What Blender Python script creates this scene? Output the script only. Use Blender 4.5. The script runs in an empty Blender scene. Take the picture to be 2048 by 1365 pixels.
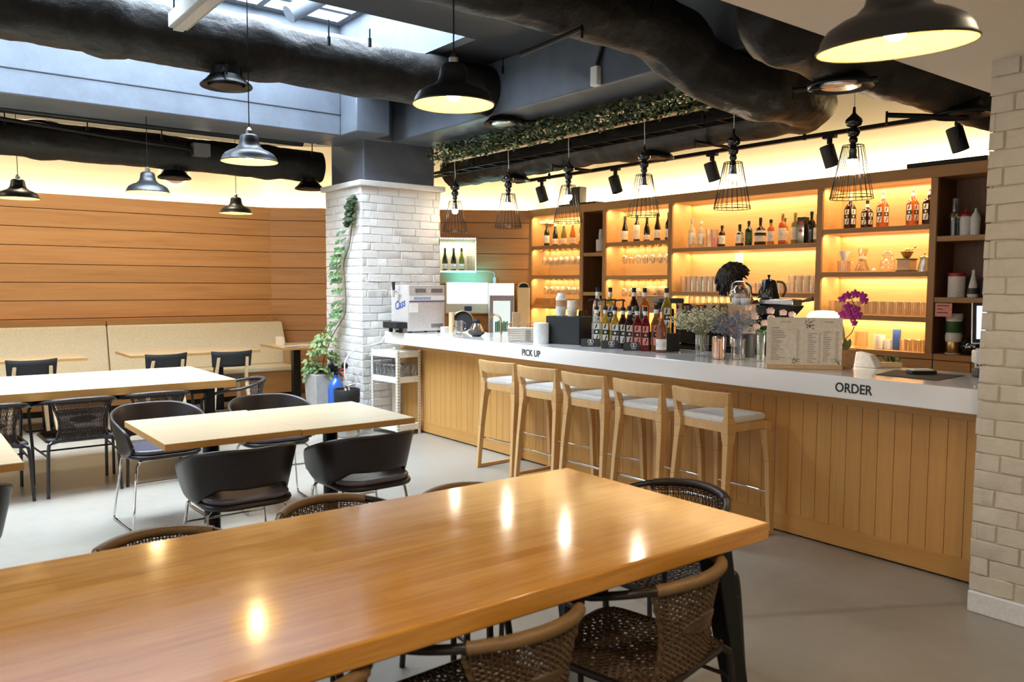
import bpy, math, random
from mathutils import Vector, Matrix, noise
random.seed(7)
PI = math.pi
sc = bpy.context.scene
COL = sc.collection
R = random.uniform
ORD = ['first', 'second', 'third', 'fourth', 'fifth', 'sixth', 'seventh', 'eighth', 'ninth', 'tenth', 'eleventh', 'twelfth']

# ---------------------------------------------------------------- mesh builder
class MB:
    def __init__(s):
        s.v = []; s.f = []; s.m = []
    def add(s, vs, fs, mi=0):
        o = len(s.v); s.v += [tuple(p) for p in vs]
        for f in fs:
            s.f.append(tuple(i + o for i in f)); s.m.append(mi)
        return s
    def box(s, x0, x1, y0, y1, z0, z1, mi=0, M=None):
        vs = [(x0,y0,z0),(x1,y0,z0),(x1,y1,z0),(x0,y1,z0),(x0,y0,z1),(x1,y0,z1),(x1,y1,z1),(x0,y1,z1)]
        if M is not None: vs = [tuple(M @ Vector(p)) for p in vs]
        return s.add(vs, [(3,2,1,0),(4,5,6,7),(0,1,5,4),(1,2,6,5),(2,3,7,6),(3,0,4,7)], mi)
    def hexa(s, b, t, mi=0):   # four bottom and four top corners
        return s.add(list(b) + list(t), [(3,2,1,0),(4,5,6,7),(0,1,5,4),(1,2,6,5),(2,3,7,6),(3,0,4,7)], mi)
    def prism(s, poly, a0, a1, ax=2, mi=0):  # polygon extruded along an axis
        def P(u, v, w): return {2:(u,v,w), 1:(u,w,v), 0:(w,u,v)}[ax]
        n = len(poly)
        vs = [P(u,v,a0) for u,v in poly] + [P(u,v,a1) for u,v in poly]
        return s.add(vs, [tuple(range(n))[::-1], tuple(range(n,2*n))] + [(i,(i+1)%n,n+(i+1)%n,n+i) for i in range(n)], mi)
    def lathe(s, prof, n=24, c=(0,0), z0=0, mi=0, cap=False):
        rows = []; vs = []
        for r, z in prof:
            if r < 1e-6:
                rows.append([len(vs)]); vs.append((c[0], c[1], z0+z))
            else:
                rows.append(list(range(len(vs), len(vs)+n)))
                vs += [(c[0]+r*math.cos(2*PI*k/n), c[1]+r*math.sin(2*PI*k/n), z0+z) for k in range(n)]
        fs = []
        for a, b in zip(rows, rows[1:]):
            for k in range(n):
                k2 = (k+1) % n
                if len(a) == 1 and len(b) == 1: continue
                if len(a) == 1: fs.append((a[0], b[k2], b[k]))
                elif len(b) == 1: fs.append((a[k], a[k2], b[0]))
                else: fs.append((a[k], a[k2], b[k2], b[k]))
        if cap:
            if len(rows[0]) > 1: fs.append(tuple(rows[0][::-1]))
            if len(rows[-1]) > 1: fs.append(tuple(rows[-1]))
        return s.add(vs, fs, mi)
    def tube(s, pts, r, n=8, mi=0, closed=False, caps=True, flat=1.0, jit=None):
        pts = [Vector(p) for p in pts]; N = len(pts)
        rs = r if isinstance(r, (list, tuple)) else [r]*N
        vs = []; up = None
        for i, p in enumerate(pts):
            a = pts[i-1] if (i > 0 or closed) else p
            b = pts[(i+1) % N] if (i < N-1 or closed) else p
            t = (b - a).normalized()
            if up is None:
                up = Vector((0,0,1)) if abs(t.z) < .9 else Vector((0,1,0))
            e1 = (up - t*up.dot(t))
            if e1.length < 1e-5: e1 = t.orthogonal()
            e1.normalize(); e2 = t.cross(e1); up = e1
            for k in range(n):
                w = 2*PI*k/n; d = 1.0
                if jit: d = jit(i, k, p)
                vs.append(p + (e1*math.cos(w)*flat + e2*math.sin(w))*rs[i]*d)
        fs = []
        for i in range(N if closed else N-1):
            j = (i+1) % N
            fs += [(i*n+k, i*n+(k+1) % n, j*n+(k+1) % n, j*n+k) for k in range(n)]
        if caps and not closed:
            fs += [tuple(range(n))[::-1], tuple(range((N-1)*n, N*n))]
        return s.add(vs, fs, mi)
    def cyl(s, p0, p1, r, n=12, mi=0, r1=None):
        return s.tube([p0, p1], [r, r if r1 is None else r1], n, mi)
    def grid(s, fn, nu, nv, mi=0, wrap=False):
        vs = [fn(u/(nu if wrap else nu-1), v/(nv-1)) for v in range(nv) for u in range(nu)]
        fs = []
        for v in range(nv-1):
            for u in range(nu if wrap else nu-1):
                u2 = (u+1) % nu
                fs.append((v*nu+u, v*nu+u2, (v+1)*nu+u2, (v+1)*nu+u))
        return s.add(vs, fs, mi)
    def ball(s, c, r, nu=12, nv=8, mi=0):
        rx, ry, rz = r if isinstance(r, (list, tuple)) else (r, r, r)
        pr = [(math.sin(PI*k/nv), -math.cos(PI*k/nv)) for k in range(nv+1)]
        o = len(s.v)
        s.lathe([(max(a, 0 if k in (0, nv) else 1e-3), z) for k, (a, z) in enumerate(pr)], nu, mi=mi)
        for i in range(o, len(s.v)):
            x, y, z = s.v[i]; s.v[i] = (c[0]+x*rx, c[1]+y*ry, c[2]+z*rz)
        return s
    def xf(s, M, o=0):
        s.v[o:] = [tuple(M @ Vector(p)) for p in s.v[o:]]; return s
    def mesh(s, name, mats, smooth=True, ang=.65):
        me = bpy.data.meshes.new(name)
        me.from_pydata(s.v, [], s.f); me.update()
        for m in (mats if isinstance(mats, (list, tuple)) else [mats]): me.materials.append(m)
        me.polygons.foreach_set('material_index', s.m)
        if smooth:
            me.polygons.foreach_set('use_smooth', [True]*len(s.f)); me.set_sharp_from_angle(angle=ang)
        return me
    def build(s, name, mats, parent=None, bevel=0, smooth=True, solid=0, seg=2, ang=.65, sub=0):
        o = bpy.data.objects.new(name, s.mesh(name, mats, smooth, ang)); COL.objects.link(o)
        if parent is not None: o.parent = parent
        if solid:
            m = o.modifiers.new('Solidify', 'SOLIDIFY'); m.thickness = solid; m.offset = 0
        if sub:
            m = o.modifiers.new('Subsurf', 'SUBSURF'); m.levels = m.render_levels = sub
        if bevel:
            m = o.modifiers.new('Bevel', 'BEVEL'); m.width = bevel; m.segments = seg; m.limit_method = 'ANGLE'; m.angle_limit = .7
        return o

def tag(o, label=None, cat=None, group=None, kind=None):
    if label: o['label'] = label
    if cat: o['category'] = cat
    if group: o['group'] = group
    if kind: o['kind'] = kind
    return o
def thing(name, label, cat, loc=(0,0,0), rot=0, group=None):
    o = bpy.data.objects.new(name, None); COL.objects.link(o)
    o.location = loc; o.rotation_euler = (0,0,rot); o.empty_display_size = .05
    return tag(o, label, cat, group)
def struct(name, mb, m, parent=None, **k):
    o = mb.build(name, m, parent, **k)
    if parent is None: o['kind'] = 'structure'
    return o
def kids(o): return [c for c in bpy.data.objects if c.parent == o]
def dup(src, loc, rot=None, label=None, group=None):
    def rec(o, par):
        c = o.copy(); COL.objects.link(c)
        if par is not None: c.parent = par
        for ch in CH.get(o.name, []): rec(ch, c)
        return c
    CH = {}
    stack = [src]
    while stack:
        q = stack.pop(); ks = list(q.children); CH[q.name] = ks; stack += ks
    r = rec(src, None); r.location = loc
    if rot is not None: r.rotation_euler = (0,0,rot)
    if label: r['label'] = label
    if group: r['group'] = group
    return r
def bez(pts, n=8):  # Catmull-Rom through points
    P = [Vector(p) for p in pts]; P = [P[0]*2-P[1]] + P + [P[-1]*2-P[-2]]; out = []
    for i in range(1, len(P)-2):
        for k in range(n):
            t = k/n
            out.append(.5*((2*P[i]) + (P[i+1]-P[i-1])*t + (2*P[i-1]-5*P[i]+4*P[i+1]-P[i+2])*t*t + (3*P[i]-P[i-1]-3*P[i+1]+P[i+2])*t**3))
    out.append(P[-2]); return out
def rnd_rect(w, d, r, n=5):
    out = []
    for cx, cy, a in ((w/2-r, d/2-r, 0), (-w/2+r, d/2-r, PI/2), (-w/2+r, -d/2+r, PI), (w/2-r, -d/2+r, 1.5*PI)):
        out += [(cx+r*math.cos(a+k*PI/2/n), cy+r*math.sin(a+k*PI/2/n)) for k in range(n+1)]
    return out

# ---------------------------------------------------------------- materials
class NT:
    def __init__(s, name):
        s.mat = bpy.data.materials.new(name); s.mat.use_nodes = True
        s.t = s.mat.node_tree; s.b = s.t.nodes['Principled BSDF']; s.out = s.t.nodes['Material Output']
    def n(s, typ, **k):
        q = s.t.nodes.new(typ)
        for a, v in k.items():
            if a.startswith('_'): setattr(q, a[1:], v)
            else: q.inputs[a.replace('_', ' ')].default_value = v
        return q
    def l(s, a, b): s.t.links.new(a, b)
    def ramp(s, fac, stops):
        r = s.t.nodes.new('ShaderNodeValToRGB'); e = r.color_ramp.elements
        while len(e) < len(stops): e.new(.5)
        for q, (p, c) in zip(e, stops): q.position = p; q.color = (*c, 1)
        s.l(fac, r.inputs[0]); return r.outputs[0]
    def set(s, **k):
        for a, v in k.items():
            i = s.b.inputs[a.replace('_', ' ')]
            i.default_value = (*v, 1) if isinstance(v, tuple) and len(v) == 3 else v
    def bump(s, h, st=.2, dist=.01):
        b = s.n('ShaderNodeBump', Strength=st, Distance=dist); s.l(h, b.inputs['Height']); s.l(b.outputs[0], s.b.inputs['Normal'])
    def coord(s, scale=(1,1,1), rnd=True):
        tc = s.n('ShaderNodeTexCoord'); mp = s.n('ShaderNodeMapping'); mp.inputs['Scale'].default_value = scale
        s.l(tc.outputs['Object'], mp.inputs['Vector'])
        if rnd:
            oi = s.n('ShaderNodeObjectInfo'); ge = s.n('ShaderNodeNewGeometry')
            ad = s.n('ShaderNodeMath', _operation='ADD'); s.l(oi.outputs['Random'], ad.inputs[0]); s.l(ge.outputs['Random Per Island'], ad.inputs[1])
            cb = s.n('ShaderNodeCombineXYZ'); mu = s.n('ShaderNodeMath', _operation='MULTIPLY'); mu.inputs[1].default_value = 13.7
            s.l(ad.outputs[0], mu.inputs[0])
            for k in range(3): s.l(mu.outputs[0], cb.inputs[k])
            s.l(cb.outputs[0], mp.inputs['Location'])
        return mp.outputs[0]
def plain(name, col, rough=.5, metal=0, coat=0, **k):
    m = NT(name); m.set(Base_Color=col, Roughness=rough, Metallic=metal, Coat_Weight=coat, **k)
    v = m.coord((9,9,9)); nz = m.n('ShaderNodeTexNoise', Scale=6.0, Detail=3.0); m.l(v, nz.inputs['Vector'])
    lo = tuple(c*.93 for c in col); hi = tuple(min(1, c*1.05) for c in col)
    m.l(m.ramp(nz.outputs['Fac'], [(.35, lo), (.65, hi)]), m.b.inputs['Base Color'])
    return m.mat
def wood(name, a, b, ax=0, rough=.45, coat=0, sc_=1.0, var=.12, bump=.08):
    m = NT(name); s = [14*sc_, 14*sc_, 14*sc_]; s[ax] = .9*sc_
    v = m.coord(tuple(s)); n1 = m.n('ShaderNodeTexNoise', Scale=1.0, Detail=5.0, Roughness=.6, Distortion=.6); m.l(v, n1.inputs['Vector'])
    s2 = [90*sc_, 90*sc_, 90*sc_]; s2[ax] = 3*sc_
    v2 = m.coord(tuple(s2)); n2 = m.n('ShaderNodeTexNoise', Scale=1.0, Detail=2.0); m.l(v2, n2.inputs['Vector'])
    mx = m.n('ShaderNodeMath', _operation='MULTIPLY_ADD'); mx.inputs[1].default_value = .45; m.l(n2.outputs['Fac'], mx.inputs[0]); m.l(n1.outputs['Fac'], mx.inputs[2])
    c = m.ramp(mx.outputs[0], [(.42, b), (.62, tuple((x+y)/2 for x, y in zip(a, b))), (.88, a)])
    ge = m.n('ShaderNodeNewGeometry'); hs = m.n('ShaderNodeHueSaturation')
    mr = m.n('ShaderNodeMapRange'); mr.inputs['To Min'].default_value = 1-var; mr.inputs['To Max'].default_value = 1+var
    m.l(ge.outputs['Random Per Island'], mr.inputs[0]); m.l(mr.outputs[0], hs.inputs['Value']); m.l(c, hs.inputs['Color'])
    m.l(hs.outputs[0], m.b.inputs['Base Color']); m.set(Roughness=rough, Coat_Weight=coat, Coat_Roughness=.08)
    if bump: m.bump(mx.outputs[0], bump, .004)
    return m.mat
def glass(name, tint=(.95,.97,.97), fac=.12, rough=.02, power=1.45):
    m = NT(name); t = m.t; t.nodes.remove(m.b)
    tr = m.n('ShaderNodeBsdfTransparent'); tr.inputs[0].default_value = (*tint, 1)
    gl = m.n('ShaderNodeBsdfGlossy', Roughness=rough); lw = m.n('ShaderNodeLayerWeight'); lw.inputs['Blend'].default_value = .35
    mr = m.n('ShaderNodeMapRange'); mr.inputs['To Min'].default_value = fac*.35; mr.inputs['To Max'].default_value = min(1, fac*5)
    m.l(lw.outputs['Facing'], mr.inputs[0]); mx = m.n('ShaderNodeMixShader')
    m.l(mr.outputs[0], mx.inputs[0]); m.l(tr.outputs[0], mx.inputs[1]); m.l(gl.outputs[0], mx.inputs[2]); m.l(mx.outputs[0], m.out.inputs['Surface'])
    return m.mat
def emit(name, col, st):
    m = NT(name); m.set(Base_Color=(.8,.8,.8), Emission_Color=col, Emission_Strength=st); return m.mat
def bumpy(name, col, rough, scale, st, dist, lo=.7, detail=6.0, metal=0, coat=0):
    m = NT(name); v = m.coord((1,1,1), rnd=False); n1 = m.n('ShaderNodeTexNoise', Scale=scale, Detail=detail, Roughness=.6); m.l(v, n1.inputs['Vector'])
    m.l(m.ramp(n1.outputs['Fac'], [(.3, tuple(c*lo for c in col)), (.7, col)]), m.b.inputs['Base Color'])
    m.set(Roughness=rough, Metallic=metal, Coat_Weight=coat); m.bump(n1.outputs['Fac'], st, dist); return m.mat

M = {}
M['wall_wood'] = wood('wall_wood', (.68,.37,.16), (.53,.265,.10), 0, .5, sc_=.8, var=.07)
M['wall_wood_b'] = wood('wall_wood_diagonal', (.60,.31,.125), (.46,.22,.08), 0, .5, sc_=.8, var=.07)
M['counter_wood'] = wood('counter_wood', (.66,.35,.10), (.54,.265,.068), 2, .42, sc_=.9, var=.05)
M['counter_trim'] = wood('counter_trim', (.60,.31,.085), (.49,.235,.06), 1, .42, var=.04)
M['cab_wood'] = wood('cabinet_wood', (.46,.24,.085), (.35,.175,.058), 1, .45, var=.04)
M['cab_wood_v'] = wood('cabinet_wood_upright', (.46,.24,.085), (.35,.175,.058), 2, .45, var=.04)
M['cab_in'] = wood('cabinet_lining', (.62,.38,.16), (.52,.30,.115), 1, .5, var=.03)
M['cab_dark'] = wood('cabinet_dark_lining', (.17,.075,.03), (.11,.05,.02), 2, .5, var=.05)
M['table_light'] = wood('table_light_oak', (.80,.68,.46), (.72,.59,.375), 0, .32, .15, var=.03)
M['table_edge'] = wood('table_edge', (.66,.36,.11), (.52,.27,.08), 0, .4)
M['booth_wood'] = wood('booth_wood', (.48,.26,.10), (.36,.185,.065), 0, .4, .1, var=.03)
M['stool_wood'] = wood('stool_oak', (.74,.46,.20), (.60,.34,.135), 2, .42, var=.05)
M['beech'] = wood('beech', (.72,.52,.31), (.62,.43,.24), 2, .45, var=.04)
# laminated near table: staves with small tone steps
m = NT('laminated_wood'); v = m.coord((1,1,1), rnd=False)
bt = m.n('ShaderNodeTexBrick'); bt.offset = .5; bt.offset_frequency = 2
for k, q in dict(Scale=1.0, Mortar_Size=0.0, Bias=0.0, Brick_Width=.62, Row_Height=.055).items(): bt.inputs[k.replace('_', ' ')].default_value = q
bt.inputs['Color1'].default_value = (.82,.405,.078,1); bt.inputs['Color2'].default_value = (.71,.32,.052,1); bt.inputs['Mortar'].default_value = (.4,.18,.03,1)
m.l(v, bt.inputs['Vector'])
v2 = m.coord((2.6,48,48), rnd=False); n1 = m.n('ShaderNodeTexNoise', Scale=1.0, Detail=5.0, Roughness=.65, Distortion=.8); m.l(v2, n1.inputs['Vector'])
mx = m.n('ShaderNodeMix', _data_type='RGBA', _blend_type='MULTIPLY'); mx.inputs[0].default_value = .75
m.l(bt.outputs['Color'], mx.inputs[6]); m.l(m.ramp(n1.outputs['Fac'], [(.34, (.74,.66,.56)), (.58, (1,1,1))]), mx.inputs[7]); m.l(mx.outputs[2], m.b.inputs['Base Color'])
v3 = m.coord((3,9,3), rnd=False); n3 = m.n('ShaderNodeTexNoise', Scale=1.3, Detail=2.0); m.l(v3, n3.inputs['Vector'])
m.l(m.ramp(n3.outputs['Fac'], [(.3, (.10,)*3), (.7, (.19,)*3)]), m.b.inputs['Roughness'])
m.set(Coat_Weight=.6, Coat_Roughness=.10); m.bump(n3.outputs['Fac'], .06, .01); M['table_near'] = m.mat
# polished concrete floor
m = NT('polished_concrete'); v = m.coord((1,1,1), rnd=False)
n1 = m.n('ShaderNodeTexNoise', Scale=.8, Detail=5.0, Roughness=.55, Distortion=.1); m.l(v, n1.inputs['Vector'])
n2 = m.n('ShaderNodeTexNoise', Scale=14.0, Detail=4.0); m.l(v, n2.inputs['Vector'])
mx = m.n('ShaderNodeMath', _operation='MULTIPLY_ADD'); mx.inputs[1].default_value = .25; m.l(n2.outputs['Fac'], mx.inputs[0]); m.l(n1.outputs['Fac'], mx.inputs[2])
c = m.ramp(mx.outputs[0], [(.45, (.305,.278,.232)), (.62, (.36,.332,.283)), (.85, (.40,.375,.325))])
vo = m.n('ShaderNodeTexVoronoi', Scale=.42, _feature='DISTANCE_TO_EDGE'); wv = m.n('ShaderNodeMix', _data_type='VECTOR'); wv.inputs[0].default_value = .16
m.l(v, wv.inputs[4]); m.l(n1.outputs['Color'], wv.inputs[5]); m.l(wv.outputs[1], vo.inputs['Vector'])
mm = m.n('ShaderNodeMix', _data_type='RGBA', _blend_type='MULTIPLY'); mm.inputs[0].default_value = .4
m.l(c, mm.inputs[6]); m.l(m.ramp(vo.outputs['Distance'], [(.0, (.4,.38,.35)), (.012, (1,1,1))]), mm.inputs[7]); m.l(mm.outputs[2], m.b.inputs['Base Color'])
m.l(m.ramp(n1.outputs['Fac'], [(.3, (.27,)*3), (.75, (.38,)*3)]), m.b.inputs['Roughness']); m.bump(n2.outputs['Fac'], .05, .005); M['floor'] = m.mat
M['brick'] = bumpy('white_painted_brick', (.66,.64,.61), .65, 30, .45, .008, .92)
M['brick_r'] = bumpy('cream_painted_brick', (.70,.625,.51), .65, 26, .5, .009, .92)
M['plaster'] = bumpy('cream_plaster', (.80,.73,.58), .8, 30, .05, .002, .98)
M['soffit'] = bumpy('white_ceiling_paint', (.88,.80,.70), .7, 20, .03, .002, .98)
M['dark_ceiling'] = bumpy('dark_painted_concrete', (.040,.041,.047), .55, 5, .25, .01, .75)
M['beam'] = bumpy('grey_painted_concrete', (.112,.128,.155), .42, 4, .4, .012, .72, detail=8.0)
M['shaft'] = bumpy('pale_shaft_paint', (.17,.195,.23), .6, 7, .2, .006, .85)
M['duct'] = bumpy('black_duct_wrap', (.024,.0205,.0175), .47, 9, .75, .02, .5, detail=5.0)
M['duct'].node_tree.nodes['Principled BSDF'].inputs['Specular IOR Level'].default_value = .22
M['black_metal'] = plain('black_metal', (.012,.012,.013), .35, .6)
M['black_matte'] = plain('black_matte', (.009,.009,.0095), .68)
M['black_gloss'] = plain('black_gloss', (.008,.008,.009), .12, 0, .5)
M['charcoal'] = plain('charcoal', (.045,.048,.055), .5)
M['steel'] = plain('brushed_steel', (.55,.54,.53), .28, 1)
M['light_steel'] = plain('pale_steel_panel', (.60,.56,.53), .35, .25)
M['chrome'] = plain('chrome', (.8,.8,.8), .07, 1)
M['white'] = plain('white_plastic', (.82,.82,.80), .35)
m = NT('white_quartz'); m.set(Base_Color=(.90,.89,.88), Roughness=.10, Coat_Weight=.3); M['white_gloss'] = m.mat
M['rack_white'] = plain('ivory_steel', (.80,.76,.66), .4)
M['cream'] = plain('cream_vinyl', (.88,.81,.62), .38)
M['seat_white'] = plain('white_vinyl', (.82,.81,.77), .38)
M['leather'] = bumpy('dark_brown_leather', (.026,.017,.015), .36, 90, .12, .002, .8)
M['leather_seat'] = bumpy('sky_sheen_seat_leather', (.13,.12,.15), .24, 90, .1, .002, .85)  # skylight reflection on the seat put into a lighter, bluish base colour
M['rattan_dark'] = wood('dark_rattan', (.060,.040,.034), (.025,.016,.014), 0, .38, sc_=4, bump=0)
M['rattan_brown'] = wood('brown_rattan', (.13,.072,.032), (.06,.032,.014), 0, .42, sc_=4, bump=0)
M['rattan_tan'] = wood('tan_rattan_wrap', (.27,.165,.075), (.16,.095,.04), 0, .45, sc_=4, bump=0)
M['frame_dark'] = plain('dark_brown_tube', (.030,.022,.018), .32, .3)
M['frame_grey'] = plain('dark_grey_tube', (.040,.038,.040), .32, .3)
M['gap'] = plain('dark_gap', (.03,.018,.01), .9)
M['glass'] = glass('clear_glass', (.98,.99,.99), .24)
M['glass_warm'] = glass('shelf_glass', (.96,.95,.92), .16)
M['pane'] = glass('window_glass', (.97,.98,.99), .05)
M['enamel_in'] = plain('yellow_glow_enamel', (.92,.73,.36), .4)  # the lamp's yellow glow is put into the white lining's colour
M['lamp_black'] = plain('lamp_black_enamel', (.016,.016,.018), .38)
M['leaf'] = plain('green_leaf', (.075,.16,.045), .45)
M['leaf_pale'] = plain('pale_green_leaf', (.20,.27,.10), .5)
M['leaf_dark'] = plain('dark_green_foliage', (.032,.055,.016), .6)
M['stem'] = plain('brown_stem', (.10,.065,.035), .7)
M['planter'] = bumpy('grey_cement', (.40,.39,.37), .75, 14, .1, .004, .85)
M['blue'] = plain('blue_paint', (.02,.10,.42), .3, 0, .3)
M['paper'] = plain('cream_paper', (.90,.82,.71), .7)
M['paper_white'] = plain('white_paper', (.82,.80,.76), .7)
M['kraft'] = plain('kraft_paper', (.46,.30,.16), .8)
M['ink'] = plain('black_ink', (.02,.018,.016), .6)
M['ink_grey'] = plain('grey_ink', (.30,.26,.22), .7)
M['blue_ink'] = plain('blue_ink', (.03,.08,.30), .5)
M['red'] = plain('red_plastic', (.45,.02,.02), .4)
M['pink'] = plain('pink_paper', (.85,.36,.30), .7)
M['green_label'] = plain('green_label', (.03,.10,.03), .5)
M['bottle_green'] = plain('dark_green_bottle_glass', (.012,.022,.008), .08, 0, .5)
M['bottle_black'] = plain('black_bottle_glass', (.010,.008,.006), .08, 0, .5)
def liquid(name, col):
    m = NT(name); m.set(Base_Color=col, Roughness=.06, Transmission_Weight=.75, IOR=1.25, Coat_Weight=.5); return m.mat
M['amber'] = liquid('amber_liquor', (.70,.24,.04)); M['orange_l'] = liquid('orange_syrup', (.85,.22,.05)); M['yellow_l'] = liquid('yellow_syrup', (.85,.62,.08))
M['red_l'] = liquid('red_syrup', (.45,.015,.02)); M['dark_l'] = liquid('dark_syrup', (.06,.015,.01)); M['clear_l'] = liquid('clear_liquor', (.92,.90,.78)); M['olive_l'] = liquid('olive_bottle', (.30,.30,.06)); M['pink_l'] = liquid('rose_wine', (.70,.22,.10))
M['copper'] = plain('copper', (.80,.40,.20), .18, 1)
M['terracotta'] = wood('woven_bark_pot', (.48,.26,.12), (.30,.15,.06), 0, .8, sc_=3)
M['brass'] = plain('aged_brass', (.55,.38,.16), .3, 1)
M['mirror'] = plain('mirror_steel', (.72,.70,.68), .06, 1)
M['plum'] = plain('plum_ink', (.22,.06,.06), .7)
M['lampglow'] = emit('lamp_shade_glow', (1,.90,.72), 4)
M['screen'] = emit('screen_glow', (.55,.68,1), 1.6)
M['cream_lit'] = plain('cream_board', (.85,.82,.62), .6); M['bead'] = emit('bead_bulb_glow', (1,.97,.85), 3); M['uvglow'] = emit('steriliser_glow', (.72,.97,1), 1.05); M['signglow'] = emit('fridge_header_glow', (.95,.98,1), 1.1); M['fridgeglow'] = emit('fridge_interior_glow', (.62,.86,.90), .62)
M['violet'] = plain('pale_violet_frame', (.50,.50,.72), .4); M['green_glow'] = plain('green_bottles', (.05,.42,.18), .3)
M['skin'] = plain('skin', (.60,.34,.22), .5); M['shirt'] = plain('dark_brown_shirt', (.05,.032,.018), .8); M['hair'] = plain('dark_hair', (.012,.008,.007), .5)
# ================================================================ SETTING
b = MB().box(-6, 9, -4, 12.5, -.12, 0); struct('floor', b, M['floor'], smooth=False)
# planked walls
def planks(name, L, mats, loc, rot):
    b = MB(); zs = [2.54] + [2.36 - .2155*k for k in range(12)]; zs = [z for z in zs if z > .02] + [0]
    for a, c in zip(zs, zs[1:]):
        b.box(0, L, 0, .03, c+.004, a-.004, 0)
    b.box(0, L, .022, .05, 0, 2.53, 1)
    o = struct(name, b, [mats, M['gap']], smooth=False); o.location = loc; o.rotation_euler = (0,0,rot)
    return o
PA = Vector((4.242, 10.9, 0)); PB = Vector((7.25, 8.863, 0)); DIA = math.atan2(PB.y-PA.y, PB.x-PA.x); LD = (PB-PA).length
planks('wall_left', 10.242, M['wall_wood'], (-6, 10.9, 0), 0)
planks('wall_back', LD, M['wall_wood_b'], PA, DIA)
b = MB().box(-6, 4.6, 11.10, 11.2, 0, 3.6); struct('wall_left_upper', b, M['plaster'], smooth=False)
b = MB().box(-.1, LD+.8, .20, .3, 0, 3.6); o = struct('wall_back_upper', b, M['plaster'], smooth=False); o.location = PA; o.rotation_euler = (0,0,DIA)
b = MB().box(7.60, 7.7, -4, 9.3, 0, 3.6); struct('wall_right_rear', b, M['plaster'], smooth=False)
b = MB().box(-6, 9, -3.7, -3.6, 0, 3.4); struct('wall_front_unseen', b, M['plaster'], smooth=False)  # unseen wall, added to block sky light from behind the camera
# light trough floors behind the panel tops
b = MB().box(-6, 4.4, 10.95, 11.1, 2.36, 2.40); struct('trim_1', b, M['plaster'], smooth=False)
b = MB().box(0, LD+.3, .05, .2, 2.36, 2.40); o = struct('trim_2', b, M['plaster'], smooth=False); o.location = PA; o.rotation_euler = (0,0,DIA)
# ceiling slab with the skylight opening
b = MB().box(-6, 9, -4, 5.27, 3.4, 3.65).box(-6, 9, 7.43, 12.5, 3.4, 3.65).box(3.62, 9, 5.27, 7.43, 3.4, 3.65).box(-6, -2.2, 5.27, 7.43, 3.4, 3.65)
struct('ceiling', b, M['dark_ceiling'], smooth=False)
b = MB().box(-2.3, 3.72, 7.425, 7.53, 3.401, 4.1).box(-2.3, 3.72, 5.17, 5.275, 3.401, 4.1).box(3.612, 3.72, 5.275, 7.425, 3.398, 4.1).box(-2.3, -2.19, 5.275, 7.425, 3.398, 4.1)
struct('ceiling_skylight_shaft', b, M['shaft'], smooth=False)
# skylight: frame bars and panes
b = MB()
xs = [-2.2 + .4157*k for k in range(15)]; ys = [5.27 + .36*k for k in range(7)]
for k, x in enumerate(xs): w = .075 if k in (0, 14) else .03; b.box(x-w, x+w, 5.27, 7.43, 4.0, 4.06)
for k, y in enumerate(ys): w = .09 if k in (0, 6) else .03; b.box(-2.2, 3.62, y-w, y+w, 4.005, 4.055)
w1 = struct('window_1', b, M['shaft'], smooth=False)
b = MB().box(-2.2, 3.62, 5.27, 7.43, 4.025, 4.035); b.build('pane', M['pane'], w1, smooth=False)
# beams
def beam(name, bx, mat, groove=None):
    b = MB().box(*bx)
    return struct(name, b, mat, bevel=.012)
beam('beam', (-6, 3.62, 7.43, 8.05, 2.95, 3.4), M['beam'])
b = MB().box(-6, 3.62, 7.424, 7.432, 3.148, 3.154); struct('beam_line', b, M['black_matte'], smooth=False)
beam('beam', (3.62, 3.98, 7.10, 7.46, 2.95, 3.4), M['beam'])
beam('beam', (4.2, 4.9, -4, 7.46, 2.95, 3.4), M['beam'])
beam('beam', (3.62, 4.20, 7.431, 8.05, 2.95, 3.4), M['beam'])
b = MB().box(3.885, 4.73, 7.475, 8.22, 2.45, 3.4); struct('pillar_concrete_core', b, M['beam'], bevel=.015)
# brickwork
def bricks(b, O, U, N, W, H, z0=0, row=.08, L=.245, j=.004, ret=0):
    O = Vector(O); U = Vector(U); N = Vector(N); Zv = Vector((0,0,1)); nr = int(round(H/row)); row = H/nr
    for r in range(nr):
        x = -R(.02, .06) - (L/2 if r % 2 else 0); first = True
        while x < W:
            l = L*R(.88, 1.1); x0 = max(x, -.004-R(0, .006)); x1 = min(x+l-j, W+R(0, .008)); x += l
            if x1 - x0 < .03: continue
            za = z0+r*row+j/2; zb = z0+(r+1)*row-j/2; d = R(.007, .012); c = R(.003, .006)
            jt = lambda: R(-.0028, .0028)
            def P(u, z, n): return O + U*u + Zv*z + N*n
            G = 4; rows = []
            for zz, dd, ins in ((za,0,0),(za,d*.6,0),(za+c,d,c),(zb-c,d,c),(zb,d*.6,0),(zb,0,0)):
                rows.append([P(x0+ins+(x1-x0-2*ins)*g/G + jt()*.5, zz+(jt() if 0 < dd else 0), dd+(jt()*.7 if dd else 0)) for g in range(G+1)])
            W1 = G+1; f = [(q*W1+g, q*W1+g+1, (q+1)*W1+g+1, (q+1)*W1+g) for q in range(5) for g in range(G)]
            f += [(0,W1,2*W1,3*W1,4*W1,5*W1), tuple(k*W1+G for k in range(5,-1,-1))]
            b.add([p for q in rows for p in q], f)
b = MB().box(3.845, 4.765, 7.44, 8.26, 0, 2.485)
bricks(b, (3.84,7.44,0), (1,0,0), (0,-1,0), .925, 2.48)
bricks(b, (3.845,8.26,0), (0,-1,0), (-1,0,0), .825, 2.48)
bricks(b, (4.765,7.44,0), (0,1,0), (1,0,0), .825, 2.48)
p = struct('pillar', b, M['brick'], ang=.5)
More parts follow.
